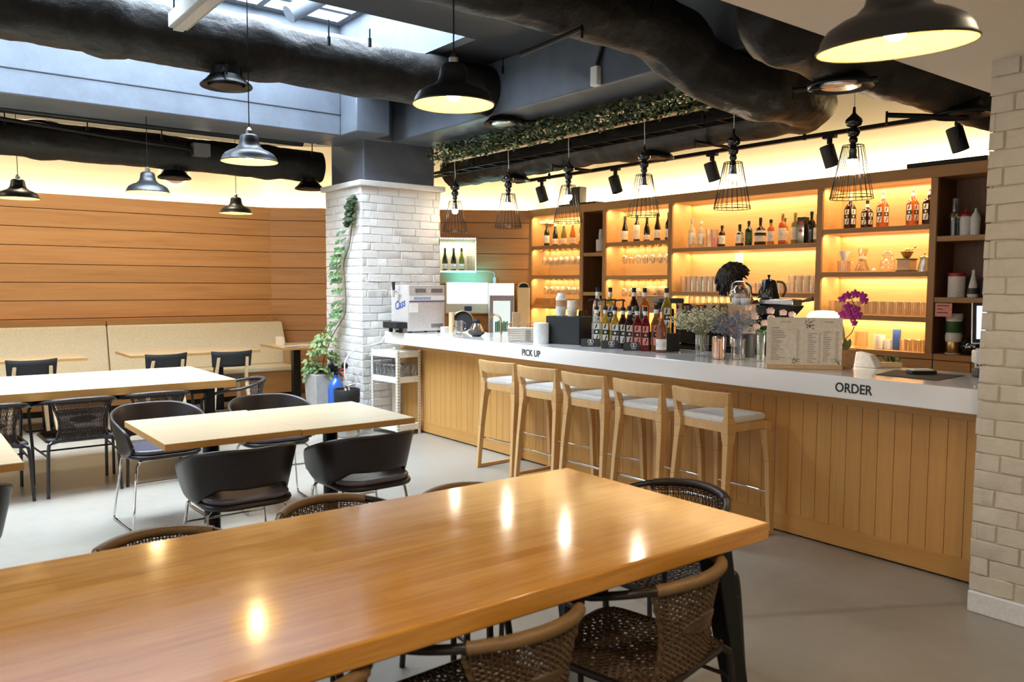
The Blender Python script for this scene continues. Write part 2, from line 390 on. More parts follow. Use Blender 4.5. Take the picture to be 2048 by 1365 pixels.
b = MB().box(3.795, 4.815, 7.385, 8.31, 2.485, 2.54); b.build('cap', M['brick'], p, bevel=.008)
# cream brick pier at the counter's end and the low white ceiling
b = MB().box(3.945, 4.95, -4, 1.585, 0, 2.52)
bricks(b, (3.945,1.6,.1), (0,-1,0), (-1,0,0), 2.6, 2.41, row=.0803, L=.25)
bricks(b, (3.945,1.585,.1), (1,0,0), (0,1,0), 1.0, 2.41, row=.0803, L=.25)
struct('wall_right', b, M['brick_r'], ang=.5)
b = MB().box(3.922, 3.95, -4, 1.606, 0, .1).box(3.952, 4.95, 1.586, 1.606, 0, .1); struct('baseboard_right', b, M['white'], bevel=.006)
b = MB().box(-6, 7.6, -4, 1.866, 2.5, 2.56).box(-6, 7.6, 1.80, 1.866, 2.56, 3.4); struct('ceiling_low', b, M['soffit'], smooth=False)

# ================================================================ DUCTS AND CEILING GEAR
def hanger(par, p, top=3.4, cross=None, name='hanger_rod'):
    b = MB().cyl((p[0],p[1],p[2]), (p[0],p[1],top), .006, 6).cyl((p[0],p[1],p[2]-.03), (p[0],p[1],p[2]+.03), .014, 8)
    b.build(name, M['black_metal'], par)
def duct(name, label, pts, r, rods=(), bars=(), bands=(), step=.03, amp=.06, seed=0, n=48, cap=False):
    P = [Vector(pts[0])]
    for a, c in zip(pts, pts[1:]):
        a = Vector(a); c = Vector(c); k = max(1, int((c-a).length/step))
        P += [a.lerp(c, q/k) for q in range(1, k+1)]
    D = [0]
    for a, c in zip(P, P[1:]): D.append(D[-1]+(c-a).length)
    rr = []
    for d in D:
        q = 1 + .035*noise.noise((d*2.3, seed, 0))
        for bd in bands:
            t = abs(d-bd); q += .10*max(0, 1-t/.13)**.5 if t < .13 else 0
        if cap: q *= min(1, .45+(d/.18)**.5*.55)
        rr.append(r*q)
    def jit(i, k, p): 
        a = 2*PI*k/n
        return 1 + amp*noise.noise((D[i]*5, math.cos(a)*1.6+seed, math.sin(a)*1.6)) + amp*.6*abs(noise.noise((D[i]*6, math.cos(a)*3.5+seed, math.sin(a)*3.5))) + amp*.30*noise.noise((D[i]*20, math.cos(a)*7+seed, math.sin(a)*7))
    b = MB().tube(P, rr, n, jit=jit)
    o = b.build(name, M['duct'], ang=1.0); tag(o, label, 'duct', 'black wrapped air ducts under the ceiling')
    for q in rods: hanger(o, q)
    for (p0, p1) in bars:
        MB().cyl(p0, p1, .014, 8).cyl((p0[0],p0[1],p0[2]-.05), (p0[0],p0[1],p0[2]+.02), .007, 6).build('strap_bar', M['black_metal'], o)
    return o
duct('ventilation_duct', 'big black wrapped duct crossing under the skylight opening', [(-6,5.8,3.165),(4.97,5.8,3.165)], .205,
     rods=[(1.55,5.56,3.2),(2.62,5.56,3.25),(2.95,5.56,3.3),(4.2,5.56,3.3),(4.45,5.56,3.3),(4.7,5.56,3.3)], bars=[((1.86,5.5,2.93),(1.9,6.0,2.93)),((4.62,5.56,2.93),(4.3,5.9,2.93))], bands=[8.2,9.7,7.2], seed=1)
duct('ventilation_duct', 'black wrapped duct dipping under the dark beam and bending over the bar', [tuple(p) for p in bez([(-1,3.42,3.05),(1.5,3.42,3.05),(3.2,3.42,3.05),(3.75,3.40,3.02),(4.1,3.34,2.84),(4.5,3.24,2.765),(4.9,3.20,2.765),(5.14,3.30,2.775),(5.25,3.55,2.79),(5.27,4.0,2.80),(5.27,5.5,2.80),(5.27,7.9,2.80)], 6)], .182,
     rods=[(2.6,3.22,3.0),(3.5,3.22,3.05)], bars=[((2.95,3.22,2.84),(3.0,3.8,2.84)),((5.05,4.2,2.62),(5.55,4.2,2.62)),((5.05,5.9,2.62),(5.55,5.9,2.62))], bands=[4.9,5.6,6.3,8.1], amp=.085, seed=4)
duct('ventilation_duct', 'black wrapped duct running half above the low white ceiling edge', [(2.92,2.12,2.66),(3.1,2.12,2.64),(7.5,2.12,2.62)], .185,
     bars=[((4.35,2.30,2.43),(4.75,2.05,2.43)),((3.5,2.32,2.44),(3.6,1.95,2.44))], bands=[1.1,2.2], amp=.07, seed=9, cap=True)
duct('ventilation_duct', 'slim black wrapped duct hanging before the planked left wall', [(-6,8.55,2.79),(3.9,8.55,2.79)], .165,
     rods=[(.9,8.4,2.9),(1.55,8.4,2.9),(2.2,8.4,2.9),(3.0,8.4,2.9),(3.75,8.4,2.9)], bars=[((3.6,8.35,2.62),(3.85,8.7,2.62))], bands=[7.2,9.3,5.0], seed=12)
b = MB().cyl((-6,8.2,2.98), (3.55,8.2,2.98), .045, 12); o = b.build('pipe_rail', M['black_metal']); tag(o, 'straight thin black pipe above the slim duct along the left wall', 'pipe')
for x in (.6, 1.3, 2.1, 2.9, 3.4): hanger(o, (x, 8.2, 3.0))
b = MB().cyl((-.3,8.05,2.93), (2.55,8.3,2.80), .018, 8).box(2.44, 2.60, 8.2, 8.32, 2.74, 2.86, 1); o = b.build('pendant_power_rail', [M['black_metal'], M['steel']]); tag(o, 'thin conduit with a small grey junction box near the left pendants', 'conduit')
# grey vent pipe and bracket in the skylight
b = MB().tube(bez([(2.62,6.28,3.62),(3.1,6.25,3.95),(3.3,6.2,4.0)], 6), .07, 16); o = b.build('skylight_vent_pipe', M['shaft']); tag(o, 'grey round pipe crossing the skylight panes', 'pipe')
t = thing('ceiling_channel_rail', 'grey metal channel hanging under the ceiling in front of the big duct', 'channel', (1.50,3.4,3.12)); MB().box(0,.12,0,2.12,0,.09).build('channel', M['planter'], t, bevel=.006); MB().box(.03,.09,0,2.12,-.012,.0).build('cover_strip', M['light_steel'], t)
for y in (.3,1.2,2.0): MB().cyl((.06,y,.09),(.06,y,.28),.006,6).build('hanger_rod', M['black_metal'], t)
# round diffusers
def diffuser(loc, r, label, up, bright=False):
    t = thing('vent_diffuser', label, 'air vent', loc, 0, 'round ceiling air diffusers')
    MB().lathe([(r*.62,.10+up),(r*.62,.07),(r*.80,.035),(r*.98,.01),(r,0),(r*.97,-.008),(r*.72,.012),(r*.70,.03)], 36).build('flange', M['black_metal'], t)
    MB().lathe([(0,.0),(r*.35,-.012),(r*.60,-.004),(r*.62,.006),(r*.3,.03),(0,.035)], 36).build('cone', M['steel'] if bright else M['black_metal'], t)
    return t
diffuser((1.93,5.72,2.855), .175, 'round black air diffuser under the big duct above the middle pendant lamp', .02)
diffuser((4.33,5.72,2.895), .175, 'round silver-faced air diffuser under the end of the big duct', .02, True)
diffuser((3.58,2.12,2.435), .15, 'round silver-faced air diffuser left of the big pendant by the low white ceiling', .06, True)
diffuser((4.70,2.06,2.44), .15, 'round black air diffuser beside the cream brick pier', .06)
diffuser((2.35,8.55,2.545), .16, 'small black air diffuser under the slim duct between two pendant lamps', .05)
diffuser((3.78,8.55,2.545), .16, 'small black air diffuser under the slim duct beside the brick pillar', .05)
diffuser((5.27,6.75,2.585), .15, 'small black air diffuser above the second wire pendant', .06)
diffuser((5.27,4.80,2.585), .15, 'small black air diffuser behind the fourth wire pendant', .06)
b = MB().tube([(3.05+.17*math.cos(2*PI*k/28), 11.09, 2.95+.17*math.sin(2*PI*k/28)) for k in range(28)], .022, 8, closed=True); o = b.build('wall_vent_ring', M['soffit'])
tag(o, 'round cream vent ring on the glowing upper left wall', 'vent')
# cable tray over the bar
b = MB()
for x in (4.90, 5.06): b.box(x-.006, x+.006, 3.55, 8.0, 2.715, 2.745)
for k in range(18): y = 3.65+k*.24; b.box(4.90, 5.06, y-.010, y+.010, 2.72, 2.735)
o = b.build('ceiling_cable_tray_rail', M['black_metal'], smooth=False); tag(o, 'black ladder cable tray hung over the bar', 'cable tray')
for y in (4.0, 5.5, 7.0): hanger(o, (4.90, y, 2.74), 2.95 if y < 7.4 else 3.4)
# conduit bending down the beam, white switch box
b = MB().tube(bez([(1.6,4.12,3.36),(3.2,4.15,3.36),(3.95,4.2,3.35),(4.16,4.32,3.27),(4.175,4.4,3.08)], 8), .014, 8); o = b.build('conduit_rail', M['black_metal']); tag(o, 'thin black conduit bending down the dark beam side', 'conduit')
b = MB().box(4.15, 4.198, 4.37, 4.44, 2.95, 3.09); o = b.build('junction_switch_box', M['white'], bevel=.005); tag(o, 'small white junction box on the dark beam above the garland', 'junction box')
# track light
b = MB().box(5.58, 5.62, 2.0, 7.15, 2.615, 2.645); o = b.build('track_rail', M['black_metal'], smooth=False); tag(o, 'long black lighting track above the bar', 'track rail')
for y in (2.4, 3.6, 5.0, 6.6): hanger(o, (5.6, y, 2.64))
def spot(y, label, az):
    t = thing('track_spotlight', label, 'spotlight', (5.6, y, 2.615), 0, 'black track spotlights above the bar')
    MB().box(-.02, .02, -.05, .05, -.02, 0).cyl((0,0,-.06), (0,0,-.015), .02, 10).build('adapter', M['black_metal'], t)
    Mx = Matrix.Translation((0,0,-.145)) @ Matrix.Rotation(az, 4, 'Z') @ Matrix.Rotation(.30, 4, 'Y')
    b = MB().lathe([(0,.075),(.048,.075),(.052,.07),(.052,-.085),(.046,-.085),(.044,-.02),(0,-.02)], 24).xf(Mx); b.build('lamp_head', M['black_matte'], t)
    b = MB().tube(bez([(0,-.056,-.01),(0,-.058,.05),(0,-.03,.085),(0,.03,.085),(0,.058,.05),(0,.056,-.01)], 5), .005, 6).xf(Matrix.Translation((0,0,-.145)) @ Matrix.Rotation(az, 4, 'Z')); b.build('yoke', M['black_metal'], t)
for y, lb in ((6.72, 'black track spotlight at the far end of the track'), (5.62, 'black track spotlight between the third and fourth wire pendants'), (4.47, 'black track spotlight just left of the fifth wire pendant'),
              (3.39, 'black track spotlight beside the largest wire pendant'), (2.48, 'black track spotlight nearest the cream brick pier')): spot(y, lb, R(-.3, .3)+2.2)
# speaker and flat boxes on top of the cabinet
o = MB().box(7.33, 7.46, 8.02, 8.22, 2.57, 2.80).build('speaker', M['black_matte'], bevel=.008); tag(o, 'black box speaker standing on top of the back bar', 'speaker')
o = MB().box(7.22, 7.48, 7.60, 8.32, 2.545, 2.57).build('speaker_tray', M['black_matte'], bevel=.004); tag(o, 'flat black board under the speaker on the back bar', 'board')
o = MB().box(7.22, 7.40, 2.95, 3.62, 2.545, 2.585).build('flat_black_case', M['black_matte'], bevel=.004); tag(o, 'long flat black case on top of the back bar near the brick pier', 'case')

# ================================================================ PENDANT LAMPS
LIGHTS = []
def dome_lamp(loc, label, top=3.4, tilt=None):
    t = thing('pendant_lamp', label, 'pendant lamp', loc, 0, 'black dome pendant lamps with yellow-lit insides')
    o_ = [(.180,0),(.182,.006),(.176,.012),(.170,.030),(.155,.052),(.125,.070),(.092,.083),(.070,.105),(.062,.135),(.058,.165),(.045,.178),(.02,.182),(0,.182)]
    i_ = [(.178,.002),(.166,.030),(.150,.050),(.120,.067),(.086,.081),(.064,.105),(.055,.135),(.050,.160),(0,.165)]
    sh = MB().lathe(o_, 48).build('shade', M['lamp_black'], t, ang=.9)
    MB().lathe(i_[::-1], 48).build('shade_lining', M['enamel_in'], sh, ang=.9)['label'] = 'white lining with yellow lamp glow in its colour'
    MB().lathe([(0,.182),(.022,.182),(.022,.205),(.012,.215),(.006,.225),(0,.225)], 16).build('socket_cap', M['steel'], t)
    MB().cyl((0,0,.22), (0,0,top-loc[2]), .0035, 6).build('cord', M['black_metal'], t)
    bh = MB().lathe([(.018,.10),(.018,.16)], 12).build('bulb_holder', M['white'], t)
    MB().ball((0,0,.062), (.036,.036,.045), 16, 10).build('bulb', M['bulb'], bh)
    LIGHTS.append(('lamp', t))
    if tilt: t.rotation_euler = tilt
    return t
M['bulb'] = emit('bulb_glow', (1,.86,.55), 14)
dome_lamp((1.958,1.02,2.075), 'large black dome pendant nearest the camera under the low white ceiling', 2.5, (.02,-.10,0))
dome_lamp((2.03,3.05,2.29), 'black dome pendant hanging before the end of the big duct, above the long near table')
dome_lamp((1.93,5.30,2.29), 'black dome pendant below the round diffuser in the middle of the room')
dome_lamp((1.88,7.66,2.29), 'black dome pendant below the grey junction box by the left wall')
dome_lamp((1.04,8.9,2.28), 'black dome pendant at the left edge of the picture near the booth')
dome_lamp((3.17,9.15,2.28), 'smallest black dome pendant, beside the brick pillar above the booth')
# wire cage pendants over the bar
def cage(loc, label, top):
    t = thing('wire_pendant_lamp', label, 'pendant lamp', loc, 0, 'wire cage pendants over the bar')
    MB().lathe([(0,.565),(.008,.56),(.010,.525),(.022,.51),(.048,.485),(.052,.465),(.040,.445),(.022,.437),(.034,.425),(.040,.405),(.030,.385),(.020,.378),(.026,.365),(.026,.350),(.016,.340),(.020,.325),(.018,.30),(0,.30)], 28).build('turned_finial', M['black_gloss'], t, ang=.9)
    b = MB(); r0, r1, h = .062, .128, .325; N = 20
    for k in range(N):
        a = 2*PI*k/N; b.tube([(r0*math.cos(a), r0*math.sin(a), h), (r1*math.cos(a), r1*math.sin(a), .0)], .0021, 5)
    for rr, z in ((r0,h),(r1,0),(r1-.004,.018)): b.tube([(rr*math.cos(2*PI*k/32), rr*math.sin(2*PI*k/32), z) for k in range(32)], .0024, 5, closed=True)
    for k in range(4): a = PI/2*k; b.tube([(.015*math.cos(a),.015*math.sin(a),h+.005), (r0*math.cos(a), r0*math.sin(a), h)], .0022, 4)
    b.build('wire_cage', M['black_metal'], t)
    bh = MB().lathe([(.022,.305),(.024,.29),(.022,.265),(.030,.25),(.031,.24)], 16).build('bulb_base', M['steel'], t)
    MB().lathe([(.031,.240),(.033,.225),(.028,.205),(.015,.195),(0,.193)], 16).build('bulb', M['cage_bulb'], bh)
    MB().tube(bez([(0,0,.56),(.004,.003,.62),(-.004,0,.7),(0,0,top-loc[2])], 5), .003, 5).build('cord', M['white'], t)
    LIGHTS.append(('cage', t))
M['cage_bulb'] = emit('cage_bulb_glow', (1,.93,.80), 30)
for k, (y, lb) in enumerate(((7.17, 'wire cage pendant nearest the brick pillar, smallest of the six'), (6.25, 'wire cage pendant before the planked wall, second from the pillar'), (5.385, 'wire cage pendant before the speaker on the back bar'),
                 (4.49, 'wire cage pendant hanging over the syrup bottles'), (3.64, 'wire cage pendant above the barista'), (2.74, 'largest wire cage pendant, nearest the brick pier'))):
    cage((4.79, y, 2.045), lb, 2.94)
# garland under the beam
b = MB()
for k in range(4200):
    y = R(3.5, 7.25); q = math.sqrt(R(0,1)); a = R(0, 2*PI); k_ = 1+.35*noise.noise((y*3, 0, 0)); x = 4.62 + .14*q*math.cos(a)*k_; z = 2.845 + .085*q*math.sin(a)*k_
    a = R(0, 2*PI); L = R(.03, .065); w = L*.24; el = R(-.9, .6); d = Vector((math.cos(a)*math.cos(el), math.sin(a)*math.cos(el), math.sin(el)))
    s_ = d.cross(Vector((R(-1,1),R(-1,1),1))).normalized()*w; p = Vector((x,y,z))
    b.add([p, p+d*L*.5+s_, p+d*L, p+d*L*.5-s_], [(0,1,2,3)], 0 if R(0,1) < .85 else 1)
t = thing('leafy_garland_rail', 'green leafy garland along a thin board under the dark beam', 'garland', (0,0,0))
b.build('foliage', [M['leaf_dark'], M['leaf_pale']], t)
MB().box(4.70, 4.76, 3.4, 7.25, 2.775, 2.79).build('support_board', M['beech'], t)
for y in (3.6, 4.6, 5.6, 6.8): MB().cyl((4.62,y,2.80), (4.62,y,2.95), .004, 6).build('hanger_wire', M['black_metal'], t)
# ================================================================ TABLES
t = thing('dining_table', 'long glossy orange-brown wooden table in front, on black steel legs', 'table', (0,0,0))
MB().box(-.25, 2.20, 1.497, 2.465, .694, .75).build('tabletop', M['table_near'], t, bevel=.006, seg=3)
for (x, y, sx, sy) in ((2.05,1.60,1,-1),(2.05,2.34,1,1),(-.05,1.60,-1,-1),(-.05,2.34,-1,1)):
    a = .040; c = .026; dx = .12*sx; dy = .05*sy
    MB().hexa([(x+dx-c,y+dy-c,0),(x+dx+c,y+dy-c,0),(x+dx+c,y+dy+c,0),(x+dx-c,y+dy+c,0)], [(x-a,y-a,.694),(x+a,y-a,.694),(x+a,y+a,.694),(x-a,y+a,.694)]).build('leg', M['black_metal'], t, bevel=.004)
MB().box(-.05, 2.05, 1.62, 1.66, .655, .694).box(-.05, 2.05, 2.28, 2.32, .655, .694).build('apron_rail', M['black_metal'], t)
def square_table(x0, x1, y0, y1, label):
    t = thing('cafe_table', label, 'table', ((x0+x1)/2, (y0+y1)/2, 0), 0, 'pale square tables in the middle row'); w = (x1-x0)/2; d = (y1-y0)/2
    MB().box(-w, w, -d, d, .715, .75).build('tabletop', [M['table_light']], t, bevel=.003)
    b = MB().box(-w-.0015, w+.0015, -d-.0015, d+.0015, .7165, .7475); b.build('edge_band', M['table_edge'], t)
    MB().cyl((0,0,.02), (0,0,.70), .042, 24).build('pedestal', M['black_metal'], t)
    MB().lathe([(0,0),(.26,0),(.262,.008),(.25,.016),(.06,.03),(0,.03)], 40).build('base_plate', M['black_metal'], t)
    MB().box(-.2, .2, -.03, .03, .695, .715).box(-.03, .03, -.2, .2, .695, .715).build('top_bracket', M['black_metal'], t)
square_table(1.013, 1.678, 3.935, 4.735, 'pale square table with black pedestal, left one of the joined pair')
square_table(1.682, 2.348, 3.92, 4.70, 'pale square table with black pedestal, right one of the joined pair')
square_table(-.235, .438, 3.89, 4.725, 'pale square table cut off by the left edge of the picture')
t = thing('dining_table', 'long pale wooden table with thick brown edge before the booth', 'table', (0,0,0))
MB().box(-.6, 2.21, 6.46, 7.68, .672, .735).build('tabletop', [M['table_light']], t, bevel=.004)
MB().box(-.602, 2.212, 6.458, 7.682, .674, .731).build('edge_band', M['table_edge'], t)
for x in (-.4, 2.05):
    for y in (6.62, 7.52): MB().box(x-.035, x+.035, y-.035, y+.035, 0, .672).build('leg', M['black_metal'], t, bevel=.004)
MB().box(-.4, 2.05, 6.60, 6.64, .62, .672).box(-.4, 2.05, 7.5, 7.54, .62, .672).build('apron_rail', M['black_metal'], t)

# ================================================================ RATTAN ARMCHAIRS
def rattan_chair(label, dark, loc, rot, group):
    t = thing('rattan_armchair', label, 'chair', loc, rot, group)
    fr = M['frame_grey'] if dark else M['frame_dark']; wv = M['rattan_dark'] if dark else M['rattan_brown']; wr = M['rattan_dark'] if dark else M['rattan_tan']
    # horseshoe rail
    def rail(a):  # a -1..1 from left arm end over the back to the right arm end
        th = a*1.0
        if abs(a) < .62:
            q = a/.62*PI/2; return Vector((.255*math.sin(q), -.03-.245*math.cos(q)*1.0, .712-.055*(q/(PI/2))**2))
        s_ = (abs(a)-.62)/.38; sx = 1 if a > 0 else -1
        return Vector((sx*(.255+.012*math.sin(s_*PI)), -.03+.28*s_, .657-.045*s_*s_))
    A = [-1+2*k/56 for k in range(57)]
    def leg(pts, r=.0115): MB().tube(bez(pts, 6), r, 8).build('leg', fr, t)
    ar = MB().tube([rail(a) for a in A], .0135, 10).build('arm_rail', fr, t)
    W = [-.31+.62*k/110 for k in range(111)]
    MB().tube([rail(a) for a in W], [(.0190 if k % 2 else .0150) for k in range(111)], 10).build('rail_wrap', wr, ar, smooth=True, ang=3)
    for sx in (-1, 1):
        e = rail(sx); leg([(e.x, e.y-.01, e.z-.005), (sx*.262, .27, .56), (sx*.25, .245, .30), (sx*.248, .25, .0)])
        leg([(sx*.175, -.20, .405), (sx*.205, -.225, .395), (sx*.222, -.235, .34), (sx*.236, -.262, .0)])
    # seat ring and cross rails
    ring = [Vector((x, y, .405)) for x, y in rnd_rect(.44, .44, .06)]
    b = MB().tube(ring, .012, 8, closed=True); b.build('seat_frame', fr, t)
    b = MB()
    for sx in (-1, 1): b.cyl((sx*.225,-.235,.30), (sx*.248,.245,.30), .007, 8)
    b.cyl((-.235,.01,.30), (.235,.01,.30), .007, 8).cyl((-.2,-.19,.385), (.2,.2,.385), .008, 8).cyl((.2,-.19,.385), (-.2,.2,.385), .008, 8)
    b.build('stretcher', fr, t)
    # woven back: surface between the rail and the seat's rear edge
    def bs(u, v):  # u -1..1 across, v 0 top..1 bottom
        w = .62*(1-.0)*.60; top = rail(u*.32); hw = .140 + .030*(2*v-1)**2
        x = u*((.187)*(1-v)**3 + hw*(1-(1-v)**3)); bend = math.cos(u*1.15)
        yb = -.205 - .02*v; y = (top.y)*(1-v)**1.5 + (yb+.06*(1-bend))*(1-(1-v)**1.5)
        return Vector((x, y - .012*math.sin(PI*v), (top.z-.012)*(1-v) + .41*v))
    b = MB(); N = 36; K = 36
    for i in range(N):
        u = -1+2*i/(N-1)
        b.tube([bs(u, v/16)+Vector((0, .003*(1 if (v+i) % 2 else -1), 0)) for v in range(17)], .0031 if 0 < i < N-1 else .009, 4, flat=1.0)
    for j in range(K):
        v = (j+.7)/K; 
        if dark and j % 4 and j > 2: continue
        b.tube([bs(-1+2*k/26, v)+Vector((0, .0035*(1 if (k+j) % 2 else -1), 0)) for k in range(27)], .0029, 4)
    # denser woven eye in the middle
    for j in range(13):
        s_ = (j-6)/6; w = .62*(1-s_*s_)
        if w > .05: b.tube([bs(w*(-1+2*k/14), .47+.11*s_)+Vector((0,-.004,0)) for k in range(15)], .0052, 4)
    b.build('woven_back', wv, t, smooth=False)
    b = MB(); N = 34
    for i in range(N):
        u = -.205+.41*i/(N-1)
        b.tube([(u, -.215+.43*k/20, .412+.0035*(1 if (k+i) % 2 else -1)-.012*math.sin(PI*k/20)) for k in range(21)], .0034, 4)
        b.tube([(-.215+.43*k/20, u, .412+.0035*(-1 if (k+i) % 2 else 1)-.012*math.sin(PI*k/20)) for k in range(21)], .0034, 4)
    b.build('woven_seat', wv, t, smooth=False)
    t.scale = (1,1,.955)
    return t
gN = 'brown rattan armchairs around the near table'; gF = 'dark rattan armchairs at the far table'
r0 = rattan_chair('tan-wrapped rattan armchair pushed under the near table beside its right front leg', False, (1.775,1.70,0), .20, gN)
dup(r0, (1.20,1.70,0), .04, 'tan-wrapped rattan armchair pushed under the middle of the near table edge', gN)
dup(r0, (.60,1.73,0), .04, 'rattan armchair at the bottom of the picture, mostly hidden by the near table', gN)
rattan_chair('dark rattan armchair at the right end of the near table facing along it', True, (2.36,2.12,0), 1.62, gN)
dup(r0, (1.30,2.58,0), PI+.12, 'rattan armchair behind the near table before the left black pedestal chair', gN)
dup(r0, (.68,2.52,0), PI+.05, 'rattan armchair behind the near table, its rail just showing at far left', gN)
dup(r0, (1.78,2.43,0), PI-.05, 'rattan armchair almost hidden behind the near table below the brown shell chair', gN)
r1 = rattan_chair('dark rattan armchair at the far table, second from the left edge', True, (1.085,6.60,0), .02, gF)
dup(r1, (.52,6.58,0), .05, 'dark rattan armchair at the far table, cut by the left edge', gF)
dup(r1, (1.62,6.62,0), -.05, 'dark rattan armchair at the far table, partly behind the open shell chair', gF)
dup(r1, (2.30,6.86,0), PI/2-.15, 'dark rattan armchair at the right end of the far table', gF)

# ================================================================ SHELL CHAIRS
def shell_chair(label, loc, rot):
    t = thing('shell_chair', label, 'chair', loc, rot, 'brown leather shell chairs on chrome legs')
    def U(s_, r, fl):   # horseshoe path, s in -1..1
        a = abs(s_); sx = 1 if s_ > 0 else -1
        if a < .68: q = a/.68*PI/2; return sx*r*math.sin(q), -r*.92*math.cos(q)
        k = (a-.68)/.32; return sx*(r - .02*k*k), .22*k
    def zt(a): return .722 - .13*max(0, (a-.2)/.8)**1.5 - (.13*max(0, (a-.93)/.07)**2)
    def zb(a): return .515 - .075*min(1, max(0, (a-.30)/.25)) + (.08*max(0, (a-.80)/.2)**2)
    def sh(u, v):
        s_ = -1+2*u; a = abs(s_); z = zb(a)+(zt(a)-zb(a))*v; q = (z-.43)/.30
        x, y = U(s_, .222+.068*q, 0); return (x, y-.02+.03*(1-q)*0, z)
    b = MB().grid(sh, 49, 9); b.build('shell_back', M['leather'], t, solid=.022, sub=1)
    poly = rnd_rect(.44, .46, .13, 8)
    poly = [(x, y-.035) for x, y in poly]
    ss = MB().prism(poly, .425, .452).build('seat_shell', M['leather'], t, bevel=.012)
    MB().prism([(x*.95, (y+.035)*.95-.035) for x, y in poly], .452, .482).build('seat_cushion', M['leather_seat'], ss, bevel=.014, seg=3)
    for sx in (-1, 1):
        pts = [(sx*.10,.13,.422),(sx*.17,.15,.418),(sx*.195,.165,.39),(sx*.235,.205,.03),(sx*.236,.195,.009),(sx*.236,.0,.008),(sx*.236,-.19,.009),(sx*.235,-.205,.03),(sx*.195,-.15,.39),(sx*.17,-.14,.418),(sx*.10,-.13,.422)]
        P = []
        for a, c in zip(pts, pts[1:]): P += [Vector(a).lerp(Vector(c), k/3) for k in range(3)]
        P.append(Vector(pts[-1])); MB().tube(P, .0075, 8).build('sled_leg', M['chrome'], t)
    MB().cyl((-.205,.175,.29), (.205,.175,.29), .006, 8).build('cross_bar', M['chrome'], t)
    for y in (-.13,.13): MB().cyl((-.12,y,.420), (.12,y,.420), .0065, 8).build('under_bar', M['chrome'], t)
    return t
s0 = shell_chair('brown shell chair seen from behind, left one at the near side of the square tables', (1.375,4.03,0), 0)
dup(s0, (2.035,3.985,0), .04, 'brown shell chair seen from behind, right one at the near side of the square tables')
dup(s0, (1.355,5.36,0), PI+.05, 'open brown shell chair facing us beyond the left square table')
dup(s0, (2.06,5.30,0), PI-.06, 'brown shell chair facing us beyond the right square table, below the grey planter')
dup(s0, (.12,3.95,0), -.1, 'brown shell chair cut off by the left edge of the picture')

# ================================================================ BAR STOOLS
def stool(label, loc, rot):
    t = thing('bar_stool', label, 'bar stool', loc, rot, 'oak bar stools along the counter')
    def strip(pts, wd, name, mat):   # rectangular section along points: (p, w, d)
        b = MB()
        for (p, w, d), (q, w2, d2) in zip(pts, pts[1:]):
            b.hexa([(p[0]-w,p[1]-d,p[2]),(p[0]+w,p[1]-d,p[2]),(p[0]+w,p[1]+d,p[2]),(p[0]-w,p[1]+d,p[2])], [(q[0]-w2,q[1]-d2,q[2]),(q[0]+w2,q[1]-d2,q[2]),(q[0]+w2,q[1]+d2,q[2]),(q[0]-w2,q[1]+d2,q[2])])
        return b.build(name, mat, t, bevel=.003)
    W = M['stool_wood']
    for sx in (-1, 1):
        strip([((sx*.210,-.222,0),.014,.018),((sx*.200,-.196,.35),.016,.022),((sx*.190,-.174,.58),.019,.027),((sx*.183,-.165,.645),.026,.035),((sx*.183,-.165,.70),.026,.036),((sx*.193,-.176,.745),.016,.026),((sx*.203,-.192,.82),.013,.020),((sx*.207,-.205,.89),.012,.014)], 0, 'leg', W)
        strip([((sx*.208,.205,0),.014,.018),((sx*.195,.19,.45),.017,.021),((sx*.183,.172,.645),.022,.03),((sx*.183,.172,.70),.02,.028)], 0, 'leg', W)
        MB().box(sx*.209-.012, sx*.209+.012, -.212, .195, .0, .028).build('floor_runner', W, t, bevel=.003)
        MB().box(sx*.183-.014, sx*.183+.014, -.16, .17, .655, .70).build('side_rail', W, t)
    MB().box(-.18, .18, -.178, -.15, .650, .70).build('seat_rail', W, t, bevel=.003); MB().box(-.18, .18, .155, .18, .650, .70).build('seat_rail', W, t, bevel=.003)
    b = MB()
    def br(u, v):
        x = -.205+.41*u; return (x, -.196-.016*(v)-.035*math.sin(PI*u), .805+.085*v-.010*math.sin(PI*u)*(1-v))
    b.grid(br, 17, 4); b.build('backrest', W, t, solid=.020, bevel=.002)
    poly = rnd_rect(.372, .36, .035, 4)
    def cu(u, v): return 0
    MB().prism([(x, y+.005) for x, y in poly], .695, .74).build('seat_cushion', M['seat_white'], t, bevel=.018, seg=4)
    for y, z in ((-.19,.25),(.188,.26)): MB().cyl((-.19,y,z), (.19,y,z), .0085, 10).build('foot_rest', M['chrome'], t)
    return t
q = None
for k, (y, x, r) in enumerate(((5.17,4.05,-PI/2+.06),(4.64,4.03,-PI/2+.03),(4.10,4.005,-PI/2),(3.58,4.0,-PI/2-.03),(3.07,4.0,-PI/2-.05))):
    lb = ['oak bar stool farthest left, nearest the white rack', 'oak bar stool second from the white rack, under the white canister', 'middle oak bar stool of five along the counter', 'oak bar stool fourth from the white rack', 'oak bar stool nearest the camera, before the espresso machine'][k]
    if q is None: q = stool(lb, (x, y, 0), r)
    else: dup(q, (x, y, 0), r, lb)

